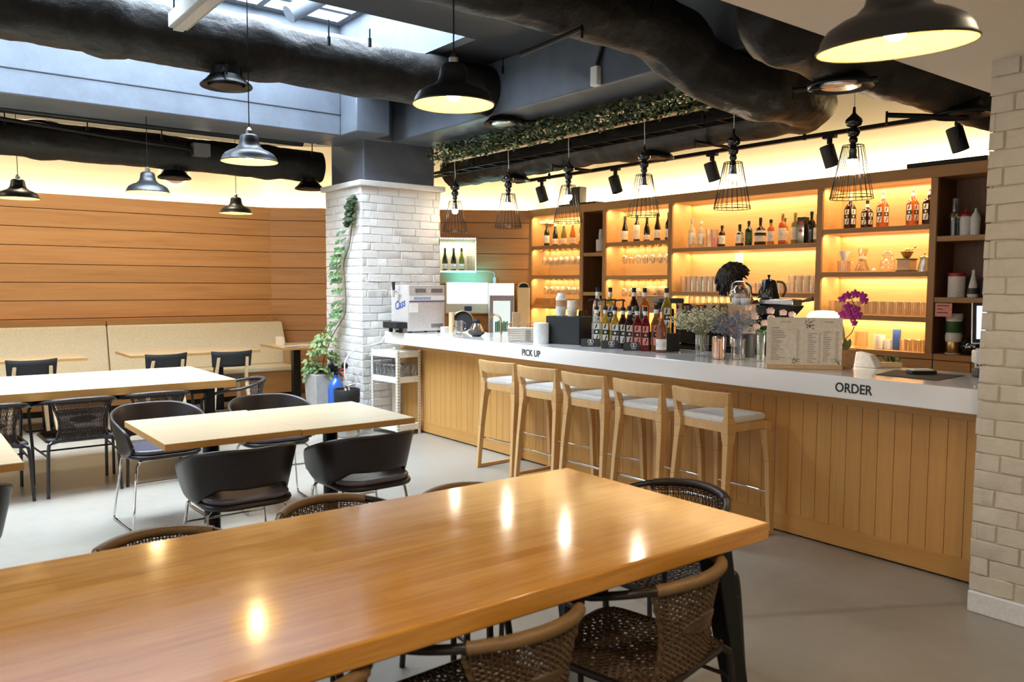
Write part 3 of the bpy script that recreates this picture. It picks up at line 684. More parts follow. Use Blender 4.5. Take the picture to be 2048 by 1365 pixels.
# ================================================================ BOOTH
t = thing('booth_bench', 'long booth bench with cream back panels along the planked left wall', 'bench', (0,0,0))
MB().box(-3, 4.36, 10.22, 10.8, .07, .355).build('bench_base', M['booth_wood'], t, bevel=.004)
MB().box(-3, 4.34, 10.27, 10.8, 0, .07).build('toe_kick', M['black_matte'], t)
for x0, x1 in ((-3,-1.0),(-.994,2.08),(2.086,4.36)): MB().box(x0+.005, x1-.005, 10.19, 10.66, .355, .425).build('seat_cushion', M['cream'], t, bevel=.02, seg=3)
for x0, x1 in ((-3,-.86),(-.857,2.115),(2.118,4.36)):
    MB().hexa([(x0+.004,10.56,.425),(x1-.004,10.56,.425),(x1-.004,10.70,.425),(x0+.004,10.70,.425)], [(x0+.004,10.68,.985),(x1-(.06 if x1 > 4 else .004),10.68,.985),(x1-(.06 if x1 > 4 else .004),10.80,.985),(x0+.004,10.80,.985)]).build('back_cushion', M['cream'], t, bevel=.018, seg=3)
    MB().box(x0+.003, x1-(.16 if x1 > 4 else .003), 10.70, 10.895, .985, 1.035).build('top_ledge', M['booth_wood'], t, bevel=.004)
def booth_table(x0, x1, y0, y1, label, posts):
    t = thing('booth_table', label, 'table', (0,0,0), 0, 'pale tables along the booth')
    MB().box(x0, x1, y0, y1, .705, .735).build('tabletop', [M['table_light']], t, bevel=.003)
    MB().box(x0-.0015, x1+.0015, y0-.0015, y1+.0015, .707, .733).build('edge_band', M['table_edge'], t)
    for x in posts:
        MB().box(x-.045, x+.045, (y0+y1)/2-.045, (y0+y1)/2+.045, .02, .705).build('pedestal', M['black_metal'], t, bevel=.004)
        MB().box(x-.22, x+.22, (y0+y1)/2-.22, (y0+y1)/2+.22, 0, .02).build('base_plate', M['black_metal'], t, bevel=.004)
booth_table(.2, 1.63, 9.17, 9.82, 'pale booth table at the left edge behind the long far table', (.6, 1.3))
booth_table(2.03, 3.42, 9.15, 9.85, 'pale booth table in the middle, with two black chairs before it', (2.5, 3.05))
booth_table(3.75, 4.40, 9.24, 10.02, 'small booth table beside the brick pillar with papers on it', (4.05,))
def beech_chair(label, loc, rot):
    t = thing('beech_chair', label, 'chair', loc, rot, 'black-backed beech chairs at the booth tables')
    for sx in (-1, 1):
        MB().hexa([(sx*.215-.018,-.25,0),(sx*.215+.018,-.25,0),(sx*.215+.018,-.21,0),(sx*.215-.018,-.21,0)], [(sx*.165-.017,-.185,.44),(sx*.165+.017,-.185,.44),(sx*.165+.017,-.145,.44),(sx*.165-.017,-.145,.44)]).build('leg', M['beech'], t, bevel=.003)
        MB().hexa([(sx*.165-.017,-.185,.44),(sx*.165+.017,-.185,.44),(sx*.165+.017,-.150,.44),(sx*.165-.017,-.150,.44)], [(sx*.150-.015,-.285,.705),(sx*.150+.015,-.285,.705),(sx*.150+.015,-.262,.705),(sx*.150-.015,-.262,.705)]).build('back_post', M['beech'], t, bevel=.004)
        MB().hexa([(sx*.20-.016,.19,0),(sx*.20+.016,.19,0),(sx*.20+.016,.22,0),(sx*.20-.016,.22,0)], [(sx*.165-.02,.14,.44),(sx*.165+.02,.14,.44),(sx*.165+.02,.18,.44),(sx*.165-.02,.18,.44)]).build('leg', M['beech'], t, bevel=.003)
    def bk(u, v): x = -.215+.43*u; q = (2*u-1); return (x*(1-.06*(1-v)), -.247-.018*v+.045*q*q, .60+.16*v+.012*q*q*v)
    MB().grid(bk, 15, 5).build('backrest', M['black_matte'], t, solid=.014)
    MB().prism(rnd_rect(.42,.42,.06,5), .44, .465).build('seat', M['black_matte'], t, bevel=.008)
    return t
c0 = beech_chair('black-backed beech chair, left one before the middle booth table', (2.27,9.02,0), .12)
dup(c0, (2.97,8.98,0), -.05, 'black-backed beech chair, right one before the middle booth table')
dup(c0, (1.08,9.05,0), .05, 'black-backed beech chair before the left booth table')
# papers and menu stand on the small booth table
o = MB().box(3.86, 3.90, 9.62, 9.80, .736, .84).build('menu_holder', M['paper'], bevel=.002); tag(o, 'small cream menu holder standing on the small booth table', 'menu holder')
for k in range(5):
    x, y = R(3.86,4.22), R(9.33,9.6); o = MB().box(-.07,.07,-.10,.10,0,.002).build('paper_sheet', M['pink' if k == 2 else 'paper_white']); o.location = (x, y, .7362+.0022*k); o.rotation_euler = (0,0,R(0,3))
    tag(o, 'loose printed paper sheet lying on the small booth table', 'paper', 'papers on the small booth table')
o = MB().box(4.26, 4.34, 10.34, 10.56, .426, .60).build('cardboard_box', M['kraft'], bevel=.004); tag(o, 'tan cardboard box standing on the booth seat by the pillar', 'box')

# ================================================================ PLANTER, KEG, CYLINDER, RACK
t = thing('potted_vine', 'tall grey square planter with a leafy vine climbing the brick pillar', 'plant', (3.65,8.02,0))
o = .13; i_ = .105
b = MB().hexa([(-.10,-.12,0),(.10,-.12,0),(.10,.12,0),(-.10,.12,0)], [(-o,-.15,.55),(o,-.15,.55),(o,.15,.55),(-o,.15,.55)]); b.build('planter', M['planter'], t, bevel=.006)
MB().box(-i_, i_, -.12, .12, .548, .552).build('soil', M['stem'], t)
path = bez([(.0,-.02,.55),(.02,-.05,.72),(.06,-.16,.95),(.145,-.27,1.17),(.15,-.30,1.30),(.145,-.29,1.55),(.15,-.26,1.72),(.16,-.36,1.88),(.15,-.44,2.05),(.155,-.46,2.2),(.16,-.50,2.36)], 8)
MB().tube(path, .005, 6).build('stem', M['stem'], t)
b = MB()
def leafy(b, p, d, L, w, mi=0, nm=None):
    d = Vector(d).normalized(); s_ = d.cross(Vector((R(-.3,.3),R(-.3,.3),1)) if nm is None else Vector(nm)+Vector((R(-.5,.5),R(-.5,.5),R(-.5,.5)))).normalized(); n_ = s_.cross(d)
    P = [p, p+d*L*.35+s_*w-n_*L*.03, p+d*L*.7+s_*w*.8-n_*L*.08, p+d*L-n_*L*.2, p+d*L*.7-s_*w*.8-n_*L*.08, p+d*L*.35-s_*w-n_*L*.03, p+d*L*.5+n_*L*.02]
    b.add(P, [(0,1,6),(1,2,6),(2,3,6),(3,4,6),(4,5,6),(5,0,6)], mi)
def frond(b, p, d, n, L, mi):
    d = Vector(d).normalized(); s_ = d.cross(Vector((0,0,1))).normalized()
    for k in range(n):
        q = p + d*L*(k+1)/n - Vector((0,0,.25*L*((k+1)/n)**2))
        for sg in (-1, 1): leafy(b, q, d*.6+s_*sg*.6+Vector((0,0,-.7 if sg < 0 else .1)), .066, .018, mi, (-.8,-.5,.3))
    leafy(b, p+d*L-Vector((0,0,.25*L)), d+Vector((0,0,-.4)), .066, .018, mi, (-.8,-.5,.3))
for k, p in enumerate(path):
    z = p.z
    if z < 1.0 and k % 2 == 0:
        for q in range(3): a = R(PI*.6, PI*1.7); frond(b, p, (math.cos(a), math.sin(a), R(-.1,.5)), 3, R(.10,.18), 1)
    elif z < 1.85 and k % 3 == 0:
        a = R(PI*.75, PI*1.45); frond(b, p, (math.cos(a)*.8, abs(math.sin(a))*.9, R(0,.4)), 3, R(.09,.16), 0)
    elif z < 2.12:
        if k % 4 == 0: frond(b, p, (-.3, .8, .1), 2, .15, 0)
    else:
        for q in range(5): a = R(PI*.5, PI*1.5); leafy(b, p+Vector((R(-.03,.01),R(-.05,.05),R(-.04,.04))), (math.cos(a), math.sin(a), R(-.6,.5)), R(.06,.09), R(.020,.028), 2, (-.9,-.4,.3))
for q in range(22):
    a = R(0, 2*PI); frond(b, Vector((R(-.07,.07),R(-.09,.09),.56)), (math.cos(a), math.sin(a), R(.1,1.2)), 3, R(.08,.17), 1 if R(0,1) < .6 else 0)
b.build('foliage', [M['leaf'], M['leaf_pale'], M['leaf_dark']], t, smooth=False)
t = thing('gas_cylinder', 'blue gas cylinder with a regulator standing behind the beer keg', 'gas cylinder', (3.63,7.62,0))
MB().lathe([(0,0),(.078,0),(.08,.01),(.08,.42),(.072,.47),(.045,.52),(.025,.54),(.025,.57),(0,.57)], 28).build('body', M['blue'], t)
MB().cyl((0,0,.57), (0,0,.66), .022, 10).cyl((-.06,0,.62), (.08,-.02,.62), .018, 10).ball((.085,-.03,.66), .036).ball((-.06,-.02,.67), (.036,.024,.036)).cyl((.0,-.03,.60), (.03,-.10,.57), .014, 8).build('regulator', M['black_metal'], t)
MB().tube(bez([(.02,-.02,.61),(.06,-.10,.64),(-.02,-.20,.60),(-.04,-.30,.56)], 6), .007, 6).build('hose', M['red'], t)
t = thing('beer_keg', 'slim steel beer keg with a black rubber top beside the brick pillar', 'keg', (3.58,7.27,0))
MB().lathe([(0,0),(.11,0),(.12,.01),(.122,.06),(.118,.08),(.118,.30),(.122,.335),(0,.335)], 32).build('barrel', M['steel'], t)
MB().lathe([(.123,.335),(.128,.35),(.124,.375),(.128,.385),(.128,.46),(.122,.47),(.112,.465),(.11,.41),(0,.40)], 32).build('rubber_rim', M['black_matte'], t)
MB().lathe([(0,.40),(.045,.40),(.05,.43),(.03,.46),(.02,.50),(0,.50)], 18).cyl((0,0,.49), (.06,-.05,.52), .01, 8).build('coupler', M['chrome'], t)
MB().tube(bez([(0,0,.50),(-.02,.0,.62),(.02,.05,.76),(.18,.10,.86),(.40,.08,.90),(.50,.12,.98)], 7), .006, 6).build('beer_line', M['white'], t)
# white rack
t = thing('storage_rack', 'ivory steel rack with glass mugs, standing under the counter end', 'rack', (3.955,6.93,0), .12)
X0, X1, Y0, Y1 = 0, .285, 0, .445
for x in (X0, X1):
    for y in (Y0, Y1):
        sx = 1 if x == X0 else -1; sy = 1 if y == Y0 else -1
        b = MB().box(min(x,x+sx*.03), max(x,x+sx*.03), min(y,y+sy*.003), max(y,y+sy*.003), 0, .845).box(min(x,x+sx*.003), max(x,x+sx*.003), min(y,y+sy*.03), max(y,y+sy*.03), 0, .845)
        for k in range(26):
            z = .06+.03*k; yy = y+sy*.016; xx = x+sx*.016
            b.box(x-.0006 if sx > 0 else x-.0, x+.0006, yy-.004, yy+.004, z, z+.012, 1); b.box(xx-.004, xx+.004, y-.0006, y+.0006, z, z+.012, 1)
        b.build('post', [M['rack_white'], M['charcoal']], t, smooth=False)
for z in (.045, .525, .775):
    MB().box(X0+.004, X1-.004, Y0+.004, Y1-.004, z+.045, z+.055).box(X0+.002, X0+.006, Y0+.01, Y1-.01, z, z+.06).box(X1-.006, X1-.002, Y0+.01, Y1-.01, z, z+.06).box(X0+.01, X1-.01, Y0+.002, Y0+.006, z, z+.06).box(X0+.01, X1-.01, Y1-.006, Y1-.002, z, z+.06).build('shelf', M['rack_white'], t, bevel=.001)
def mug_mesh():
    b = MB().lathe([(0,.004),(.03,.004),(.036,.012),(.038,.115),(.0395,.117),(.041,.115),(.040,.0),(0,.0)], 18)
    b.tube(bez([(.038,0,.095),(.062,0,.09),(.064,0,.05),(.038,0,.03)], 4), .005, 6)
    return b
mg = mug_mesh().build('beer_mug', M['glass']); first = True
for i in range(3):
    for j in range(6):
        o = mg if first else mg.copy()
        if not first: COL.objects.link(o)
        first = False; o.location = Matrix.Rotation(.12, 4, 'Z') @ Vector((.055+.085*i, .045+.07*j, .5805)) + Vector((3.955,6.93,0)); o.rotation_euler = (0,0,R(0,6))
        tag(o, 'clear glass beer mug in the rows on the ivory rack shelf', 'mug', 'beer mugs on the rack shelf')
# ================================================================ BAR COUNTER
t = thing('bar_counter', 'long bar counter with grooved honey oak front and white quartz top', 'counter', (0,0,0))
b = MB(); y = 1.605
while y < 7.42:
    w = min(.092, 7.42-y); b.box(4.285, 4.31, y+.0015, y+w-.0015, .12, .835); y += .092
b.box(4.30, 4.70, 1.605, 7.42, .02, .895, 1)
b.build('front_panel', [M['counter_wood'], M['gap']], t, smooth=False)
MB().box(4.278, 4.31, 1.605, 7.42, .012, .122).build('skirting', M['counter_trim'], t, bevel=.002)
MB().box(4.272, 4.31, 1.605, 7.42, .83, .90).build('top_rail', M['counter_trim'], t, bevel=.002)
ctop = MB().box(4.04, 4.78, 1.605, 7.335, .90, 1.02).build('counter_top', M['white_gloss'], t, bevel=.004)
def text(s_, size, name, mat, parent=None, ext=.001, shear=0, spacing=1.0, bold=0):
    c = bpy.data.curves.new('txt', 'FONT'); c.body = s_; c.size = size; c.extrude = ext; c.shear = shear; c.space_character = spacing; c.align_x = 'CENTER'; c.align_y = 'CENTER'; c.offset = bold; c.resolution_u = 4
    o = bpy.data.objects.new('txt', c); COL.objects.link(o)
    dg = bpy.context.evaluated_depsgraph_get(); me = bpy.data.meshes.new_from_object(o.evaluated_get(dg))
    bpy.data.objects.remove(o); bpy.data.curves.remove(c)
    me.materials.clear(); me.materials.append(mat)
    q = bpy.data.objects.new(name, me); COL.objects.link(q)
    if parent is not None: q.parent = parent
    return q
def fit(o, w, h):
    xs = [v.co.x for v in o.data.vertices]; ys = [v.co.y for v in o.data.vertices]
    o.scale = (w/(max(xs)-min(xs)), h/(max(ys)-min(ys)), 1)
for s_, y, z, w in (('PICK UP', 4.967, .957, .228), ('ORDER', 2.264, .957, .208)):
    o = text(s_, .07, 'lettering', M['ink'], ctop, bold=.0012); fit(o, w, .052); o.location = (4.039, y, z); o.rotation_euler = (PI/2, 0, -PI/2); o['label'] = 'black lettering reading ' + s_
# lower work counter behind, with steel top
t = thing('work_counter', 'lower steel work counter behind the white bar top', 'counter', (0,0,0))
MB().box(4.80, 5.30, 1.7, 7.3, .05, .86).build('cabinet_body', M['cab_wood'], t)
MB().box(4.79, 5.32, 1.65, 7.35, .86, .90).build('steel_top', M['steel'], t, bevel=.004)
CT = 1.0205
# ---------------------------------------------------------------- beer dispenser
t = thing('beer_dispenser', 'steel beer dispenser with one tap on the far end of the counter', 'beer dispenser', (4.07,6.905,CT))
bbody = MB().box(0, .42, 0, .34, .015, .47).build('body', M['light_steel'], t, bevel=.006)
for x in (.04,.38):
    for y in (.04,.30): MB().cyl((x,y,0), (x,y,.016), .018, 12).build('foot', M['black_matte'], t)
for x0, x1, z0, z1, n in ((.075,.20,.395,.435,14),(.26,.395,.395,.435,16),(.26,.40,.045,.085,16)):
    b = MB()
    for k in range(n): x = x0+(x1-x0)*k/n; b.box(x, x+(x1-x0)/n*.5, -.0015, .002, z0, z1)
    b.build('vent_grille', M['charcoal'], bbody, smooth=False)
MB().box(.004, .416, -.002, .002, .318, .365).build('label_band', M['paper_white'], t); MB().box(.004, .416, -.0035, .002, .305, .315).build('blue_stripe', M['blue_ink'], t)
b = MB()
for k in range(9): b.box(.06+.022*k, .075+.022*k, -.004, -.002, .330, .338); 
for k in range(11): b.box(.06+.018*k, .072+.018*k, -.004, -.002, .345, .351)
b.build('fine_print', M['blue_ink'], t, smooth=False)
MB().box(.01, .105, -.003, .001, .20, .295).build('paper_notice', M['paper_white'], t)
o = text('Cass', .1, 'lettering', M['blue_ink'], t, shear=.2, bold=.0015); fit(o, .20, .085); o.location = (-.0068, .16, .275); o.rotation_euler = (PI/2, -.24, -PI/2); o['label'] = 'blue slanted brand lettering'
MB().box(-.13, -.002, .02, .29, .045, .105).build('drip_tray', M['black_matte'], t, bevel=.004)
MB().box(-.005, .0, .005, .335, .02, .465).build('front_plate', M['light_steel'], t)
MB().cyl((0,.17,.40), (-.07,.17,.40), .013, 12).cyl((-.07,.17,.42), (-.07,.17,.345), .012, 12).cyl((-.03,.17,.40), (-.03,.12,.38), .008, 8).build('tap', M['chrome'], t)
MB().cyl((-.07,.17,.42), (-.075,.17,.50), .013, 12, r1=.017).build('tap_handle', M['black_matte'], t)
MB().cyl((-.06,.25,.0), (-.06,.25,.045), .02, 12).cyl((-.06,.05,.0), (-.06,.05,.045), .02, 12).build('tray_foot', M['black_matte'], t)
# ---------------------------------------------------------------- small things at the far end
o = MB().box(-.04,.04,-.035,.035,0,.055).build('paper_cup_box', M['paper_white'], bevel=.004); o.location = (4.45,6.83,CT); tag(o, 'small white box on the counter beside the beer dispenser', 'box')
t = thing('frying_pan', 'round black pan leaning upright behind the glass jug', 'pan', (4.56,6.68,CT))
Mx = Matrix.Translation((0,0,.107)) @ Matrix.Scale(.78, 4) @ Matrix.Rotation(-.72, 4, 'Z') @ Matrix.Rotation(PI/2-.15, 4, 'X')
MB().lathe([(0,.0),(.115,.0),(.132,.03),(.135,.03),(.119,-.006),(0,-.006)], 36).xf(Mx).build('body', M['black_matte'], t)
MB().tube([(.135*math.cos(2*PI*k/36), .135*math.sin(2*PI*k/36), .03) for k in range(36)], .004, 6, closed=True).xf(Mx).build('rim', M['brass'], t)
t = thing('serving_disk', 'dark round plate with pale rim leaning beside the black pan', 'plate', (4.58,6.76,CT))
Mx = Matrix.Translation((0,0,.105)) @ Matrix.Scale(.8, 4) @ Matrix.Rotation(-.72, 4, 'Z') @ Matrix.Rotation(PI/2-.2, 4, 'X')
MB().lathe([(0,0),(.10,.0),(.125,.015),(.128,.013),(.10,-.008),(0,-.008)], 32).xf(Mx).build('body', M['black_matte'], t)
MB().tube([(.126*math.cos(2*PI*k/36), .126*math.sin(2*PI*k/36), .014) for k in range(36)], .004, 6, closed=True).xf(Mx).build('rim', M['white'], t)
o = MB().lathe([(0,.004),(.026,.004),(.032,.01),(.040,.125),(.042,.13),(.046,.128),(.036,0),(0,0)], 20).tube(bez([(.04,0,.11),(.075,0,.10),(.07,0,.05),(.035,0,.03)],4), .005, 6).build('glass_jug', M['glass']); o.location = (4.375,6.479,CT); tag(o, 'clear glass jug standing before the black pan', 'jug')
o = MB().lathe([(0,.0),(.028,.0),(.028,.20),(0,.20)], 20).build('wooden_mill', M['beech']); o.location = (4.47,6.75,CT); tag(o, 'pale wooden cylinder beside the pan on the counter', 'mill')
t = thing('glass_carafe', 'glass carafe with black lid sitting in a dark bowl', 'carafe', (4.342,6.14,CT))
MB().lathe([(0,0),(.04,0),(.075,.025),(.082,.045),(.074,.045),(.05,.02),(0,.02)], 28).build('bowl', M['charcoal'], t)
MB().lathe([(.066,.045),(.064,.07),(.045,.10),(.03,.125),(.028,.125),(.043,.098),(.06,.07),(.06,.046)], 28).build('glass_body', M['glass'], t)
MB().lathe([(0,.12),(.034,.12),(.036,.14),(.02,.158),(0,.16)], 20).build('lid', M['black_matte'], t)
t = thing('brass_faucet', 'thin curved brass faucet behind the glass carafe', 'faucet', (4.86,6.45,.90))
MB().tube(bez([(0,0,0),(0,0,.22),(-.01,.02,.28),(-.03,.08,.30),(-.04,.14,.25)], 7), .009, 10).build('spout', M['brass'], t)
MB().cyl((.04,-.10,0), (.04,-.10,.22), .009, 10).build('side_spray', M['brass'], t)
# wrapped sleeves in a printed box
t = thing('cup_sleeve_basket', 'beige printed basket of cup sleeves by the PICK UP lettering', 'basket', (4.26,5.34,CT), -.69)
MB().hexa([(-.125,-.055,0),(.125,-.055,0),(.125,.055,0),(-.125,.055,0)], [(-.135,-.065,.12),(.135,-.065,.12),(.135,.065,.12),(-.135,.065,.12)]).build('basket', M['paper'], t, bevel=.008)
b = MB()
for k in range(6): z = .012+.019*k; e = .01*z/.12; b.box(-.126-e, .126+e, -.0575-e, -.054, z, z+.004).box(-.1275-e, -.125, -.055-e, .055+e, z, z+.004)
b.box(.02, .06, -.066, -.058, .01, .10); b.build('printed_lines', M['ink_grey'], t, smooth=False)
for k, x in enumerate((-.09,.0,.075)):
    MB().tube([(x+.05*math.cos(a*PI/9), .01*k-.01, .115+.045*math.sin(a*PI/9)) for a in range(10)], .006, 6).build('sleeve', M['kraft'], t)
o = MB().box(-.035,.035,-.03,.03,0,.235).build('kraft_paper_bag', M['kraft'], bevel=.003); o.location = (4.44,5.67,CT); o.rotation_euler = (0,0,-.6); tag(o, 'brown kraft bag standing behind the sleeve basket', 'bag')
o = MB().lathe([(0,0),(.062,0),(.064,.004),(.064,.165),(.060,.170),(0,.170)], 36).build('white_canister', M['white']); o.location = (4.255,5.10,CT); tag(o, 'white cylindrical canister on the counter beside the black box', 'canister')
# black box with cups on it
t = thing('black_cup_box', 'black box open at the back holding takeaway cups on the counter', 'box', (0,0,0))
Q = [(4.300,5.095),(4.375,4.770),(4.60,4.825),(4.525,5.15)]
MB().prism(Q, CT, CT+.225).build('body', M['black_matte'], t, bevel=.003)
def cupstack(loc, label, parts, r=.042):
    t = thing('paper_cup_stack', label, 'cup stack', loc, 0, 'stacks of takeaway cups on the black box'); z = 0
    for nm, h, r0, r1, m in parts:
        MB().lathe([(0,z),(r0,z),(r1,z+h),(r1+.002,z+h+.002),(0,z+h+.002)], 24).build(nm, M[m], t); z += h+.002
CZ = CT+.2255
cupstack((4.415,5.04,CZ), 'taller stack of white paper cups with a brown sleeve on the black box', [('cup',.075,.036,.044,'paper_white'),('sleeve',.05,.040,.044,'kraft'),('cup',.012,.045,.045,'paper_white'),('cup',.012,.043,.042,'paper_white'),('lid',.03,.036,.03,'paper_white')])
cupstack((4.44,4.93,CZ), 'stack of clear ribbed plastic cups beside the white cups', [('cup',.03,.036,.040,'paper')]+[('cup',.014,.040,.043,'paper')]*6+[('lid',.03,.036,.032,'pink')][:0])
for k in range(6):
    x, y = 4.49+R(-.03,.06), 4.86+R(-.03,.04); o = MB().tube(bez([(0,0,0),(0,0,.03),(.004,0,.045)],2), .006, 6).build('stirrer', M['ink']); o.location = (x,y,CZ); tag(o, 'dark short stirrer sticking up from the black box', 'stirrer', 'stirrers on the black box')

# ---------------------------------------------------------------- bottle kinds
def sq_bottle(name, label, cat, loc, liq, rot=0, h=.20, w=.036, top='pourer', lab='white', group=None):
    t = thing(name, label, cat, loc, rot, group); k = h/.20
    b = MB(); secs = [(0,w*.96),(.006,w),(.128*k,w),(.150*k,w*.72),(.165*k,.016),(h,.0145)]
    rows = []
    for z, r in secs:
        c = min(.008, r*.4) if r > .02 else r*.999
        rows.append([(x, y, z) for x, y in rnd_rect(2*r, 2*r, c, 3)])
    n = len(rows[0]); vs = [p for q in rows for p in q]
    fs = [(i*n+j, i*n+(j+1) % n, (i+1)*n+(j+1) % n, (i+1)*n+j) for i in range(len(rows)-1) for j in range(n)] + [tuple(range(n))[::-1], tuple(range((len(rows)-1)*n, len(rows)*n))]
    b.add(vs, fs).build('body', M[liq], t)
    lw = w*.62
    b = MB()
    for face in range(4):
        Rz = Matrix.Rotation(face*PI/2, 4, 'Z'); o_ = len(b.v); e = w+.0008
        b.box(-lw, lw, -e-.0006, -e, .092*k, .124*k, 0).box(-lw, lw, -e-.0006, -e, .030*k, .066*k, 0).box(-lw, lw, -e-.0007, -e, .066*k, .092*k, 1)
        b.prism([(.010*math.cos(a*PI/6), .079*k+.010*math.sin(a*PI/6)) for a in range(12)], -e-.0015, -e-.0007, 1, 0)
        b.prism([(-lw*.3,.034*k),(lw*.1,.034*k),(lw*.7,.060*k),(lw*.3,.062*k)], -e-.0012, -e, 1, 1).prism([(-lw*.6,.100*k),(-lw*.1,.098*k),(lw*.3,.120*k),(-lw*.1,.122*k)], -e-.0012, -e, 1, 1)
        b.xf(Rz, o_)
    b.build('bottle_label', [M['paper_white' if lab == 'white' else 'pink'], M['ink']], t, smooth=False)
    MB().cyl((0,0,h-.035), (0,0,h-.005), .0165, 14).build('neck_label', M['paper_white'], t)
    if top == 'pump':
        MB().lathe([(0,h-.008),(.017,h-.008),(.019,h+.012),(.010,h+.022),(.006,h+.024),(.006,h+.07),(0,h+.07)], 14).tube([(.016,0,h+.066),(0,0,h+.074),(-.05,0,h+.07),(-.06,0,h+.058)], .006, 8).build('pump', M['black_matte'], t)
    elif top == 'pourer':
        MB().cyl((0,0,h-.004), (0,0,h+.016), .012, 10).tube([(0,0,h+.012),(.004,0,h+.03),(.012,0,h+.055)], .0042, 6).cyl((-.006,0,h+.016), (-.008,0,h+.045), .003, 6).build('pourer', M['steel'], t)
    else: MB().cyl((0,0,h-.006), (0,0,h+.030), .0155, 14).build('cap', M['black_matte'], t)
    return t
gS = 'square syrup bottles on the counter'
SY = [(4.41,4.612,'clear_l','pump','white','square clear syrup bottle with pump, first in the front row from the black box'),(4.425,4.530,'yellow_l','pump','white','square yellow syrup bottle with pump, second in the front row'),
      (4.40,4.400,'yellow_l','pump','white','square pale yellow syrup bottle with pump, third in the front row'),(4.42,4.335,'dark_l','pump','white','square dark syrup bottle with pump, fourth in the front row'),
      (4.405,4.255,'dark_l','cap','white','square dark syrup bottle, fifth in the front row'),(4.395,4.165,'red_l','cap','pink','square red syrup bottle with pink label, sixth in the front row'),(4.40,4.088,'red_l','cap','pink','square bright red syrup bottle with pink label, last in the front row')]
for x, y, l, tp, lb, la in SY: sq_bottle('syrup_bottle', la, 'bottle', (x, y, CT), l, -.72, .295, .0335, tp, lb, gS)
for k, (x, y, l, la) in enumerate(((4.535,4.735,'clear_l','tall square clear bottle with black cap, leftmost of the rear row'),(4.545,4.60,'yellow_l','tall square olive bottle with black cap, second of the rear row'),(4.535,4.335,'dark_l','tall square dark red bottle with black cap, in the middle of the rear row'),
                  (4.525,4.215,'amber','tall square amber bottle with black cap, fourth of the rear row'),(4.51,3.985,'yellow_l','tall square golden bottle with black cap, rightmost of the rear row'))):
    sq_bottle('syrup_bottle', la, 'bottle', (x, y, CT+.1305), l, -.72, .30, .034, 'cap', 'white', gS)
o = sq_bottle('syrup_bottle', 'square orange bottle with black cap behind the last red bottle', 'bottle', (4.44,4.02,CT), 'amber', -.72, .31, .033, 'cap', 'pink', gS)
for k, (y, lb) in enumerate(((4.625,'grey emblem stand nearest the black box, before the syrup bottles'),(4.395,'grey emblem stand in the middle, before the syrup bottles'),(4.165,'grey emblem stand nearest the rosé bottle, before the syrup bottles'))):
    t = thing('bottle_stand', lb, 'display stand', (4.352,y-.01,CT), -.72, 'grey emblem stands before the syrup bottles')
    pl = MB().box(-.075,.075,-.004,.0,0,.062).box(-.075,.075,-.004,.022,0,.004).build('plate', M['charcoal'], t)
    b = MB()
    for cx in (-.008,.008): b.tube([(cx+.013*math.cos(2*PI*q/20), -.0048, .040+.015*math.sin(2*PI*q/20)) for q in range(20)], .0022, 5, closed=True)
    b.box(-.0012,.0012,-.0055,-.004,.026,.054).box(-.018,.018,-.0055,-.004,.012,.016); b.build('emblem', M['paper_white'], pl, smooth=False)
def round_bottle(name, label, loc, body, h=.30, r=.037, cap='black_matte', lab='paper_white', style='wine', group=None, lz=(.05,.14), foil=None):
    t = thing(name, label, 'bottle', loc, R(0,6), group)
    if style == 'wine': p = [(0,.004),(r*.6,.0),(r*.95,.002),(r,.01),(r,.58*h),(r*.92,.65*h),(r*.5,.75*h),(.0145,.82*h),(.0135,.97*h),(.0155,.975*h),(.0155,h),(0,h)]
    elif style == 'burgundy': p = [(0,.004),(r*.9,0),(r,.01),(r,.42*h),(r*.9,.52*h),(r*.55,.68*h),(.0155,.80*h),(.0135,.97*h),(.0155,.975*h),(.0155,h),(0,h)]
    elif style == 'spirit': p = [(0,.003),(r*.94,0),(r,.008),(r,.60*h),(r*.9,.68*h),(r*.45,.74*h),(.014,.77*h),(.0135,.90*h),(.013,.92*h),(0,.92*h)]
    elif style == 'squat': p = [(0,.003),(r*.9,0),(r,.01),(r*1.02,.45*h),(r*.8,.60*h),(r*.35,.68*h),(.016,.72*h),(.015,.88*h),(0,.88*h)]
    MB().lathe(p, 28).build('body', M[body], t, ang=.8)
    if lab:
        b = MB().lathe([(r+.0006,lz[0]*h/.3),(r+.0009,lz[0]*h/.3+.001),(r+.0009,lz[1]*h/.3),(r+.0006,lz[1]*h/.3)], 28)
        bl = b.build('bottle_label', M[lab], t)
        b = MB(); zm = (lz[0]+lz[1])/2*h/.3
        for a in range(4): 
            for q, (w_, dz) in enumerate(((.30,.012),(.45,0),(.25,-.012))):
                b.tube([((r+.0015)*math.cos(a*PI/2+s2), (r+.0015)*math.sin(a*PI/2+s2), zm+dz) for s2 in (-w_,-w_/2,0,w_/2,w_)], .0016, 4)
        b.build('label_print', M['ink_grey'], bl, smooth=False)
    top = h if style in ('wine','burgundy') else (.92*h if style == 'spirit' else .88*h)
    if style in ('wine','burgundy'): MB().lathe([(.0165,.84*h),(.0160,h+.001),(0,h+.001)], 16).build('foil', M[foil or cap], t)
    else: MB().lathe([(.0155,top-.012),(.0165,top-.01),(.0165,h),(0,h)], 16).build('cap', M[cap], t)
    return t
round_bottle('wine_bottle', 'rosé bottle with pink foil standing beside the syrup bottles', (4.40,3.93,CT), 'pink_l', .29, .037, lab='paper_white', style='wine', foil='copper', lz=(.02,.10))
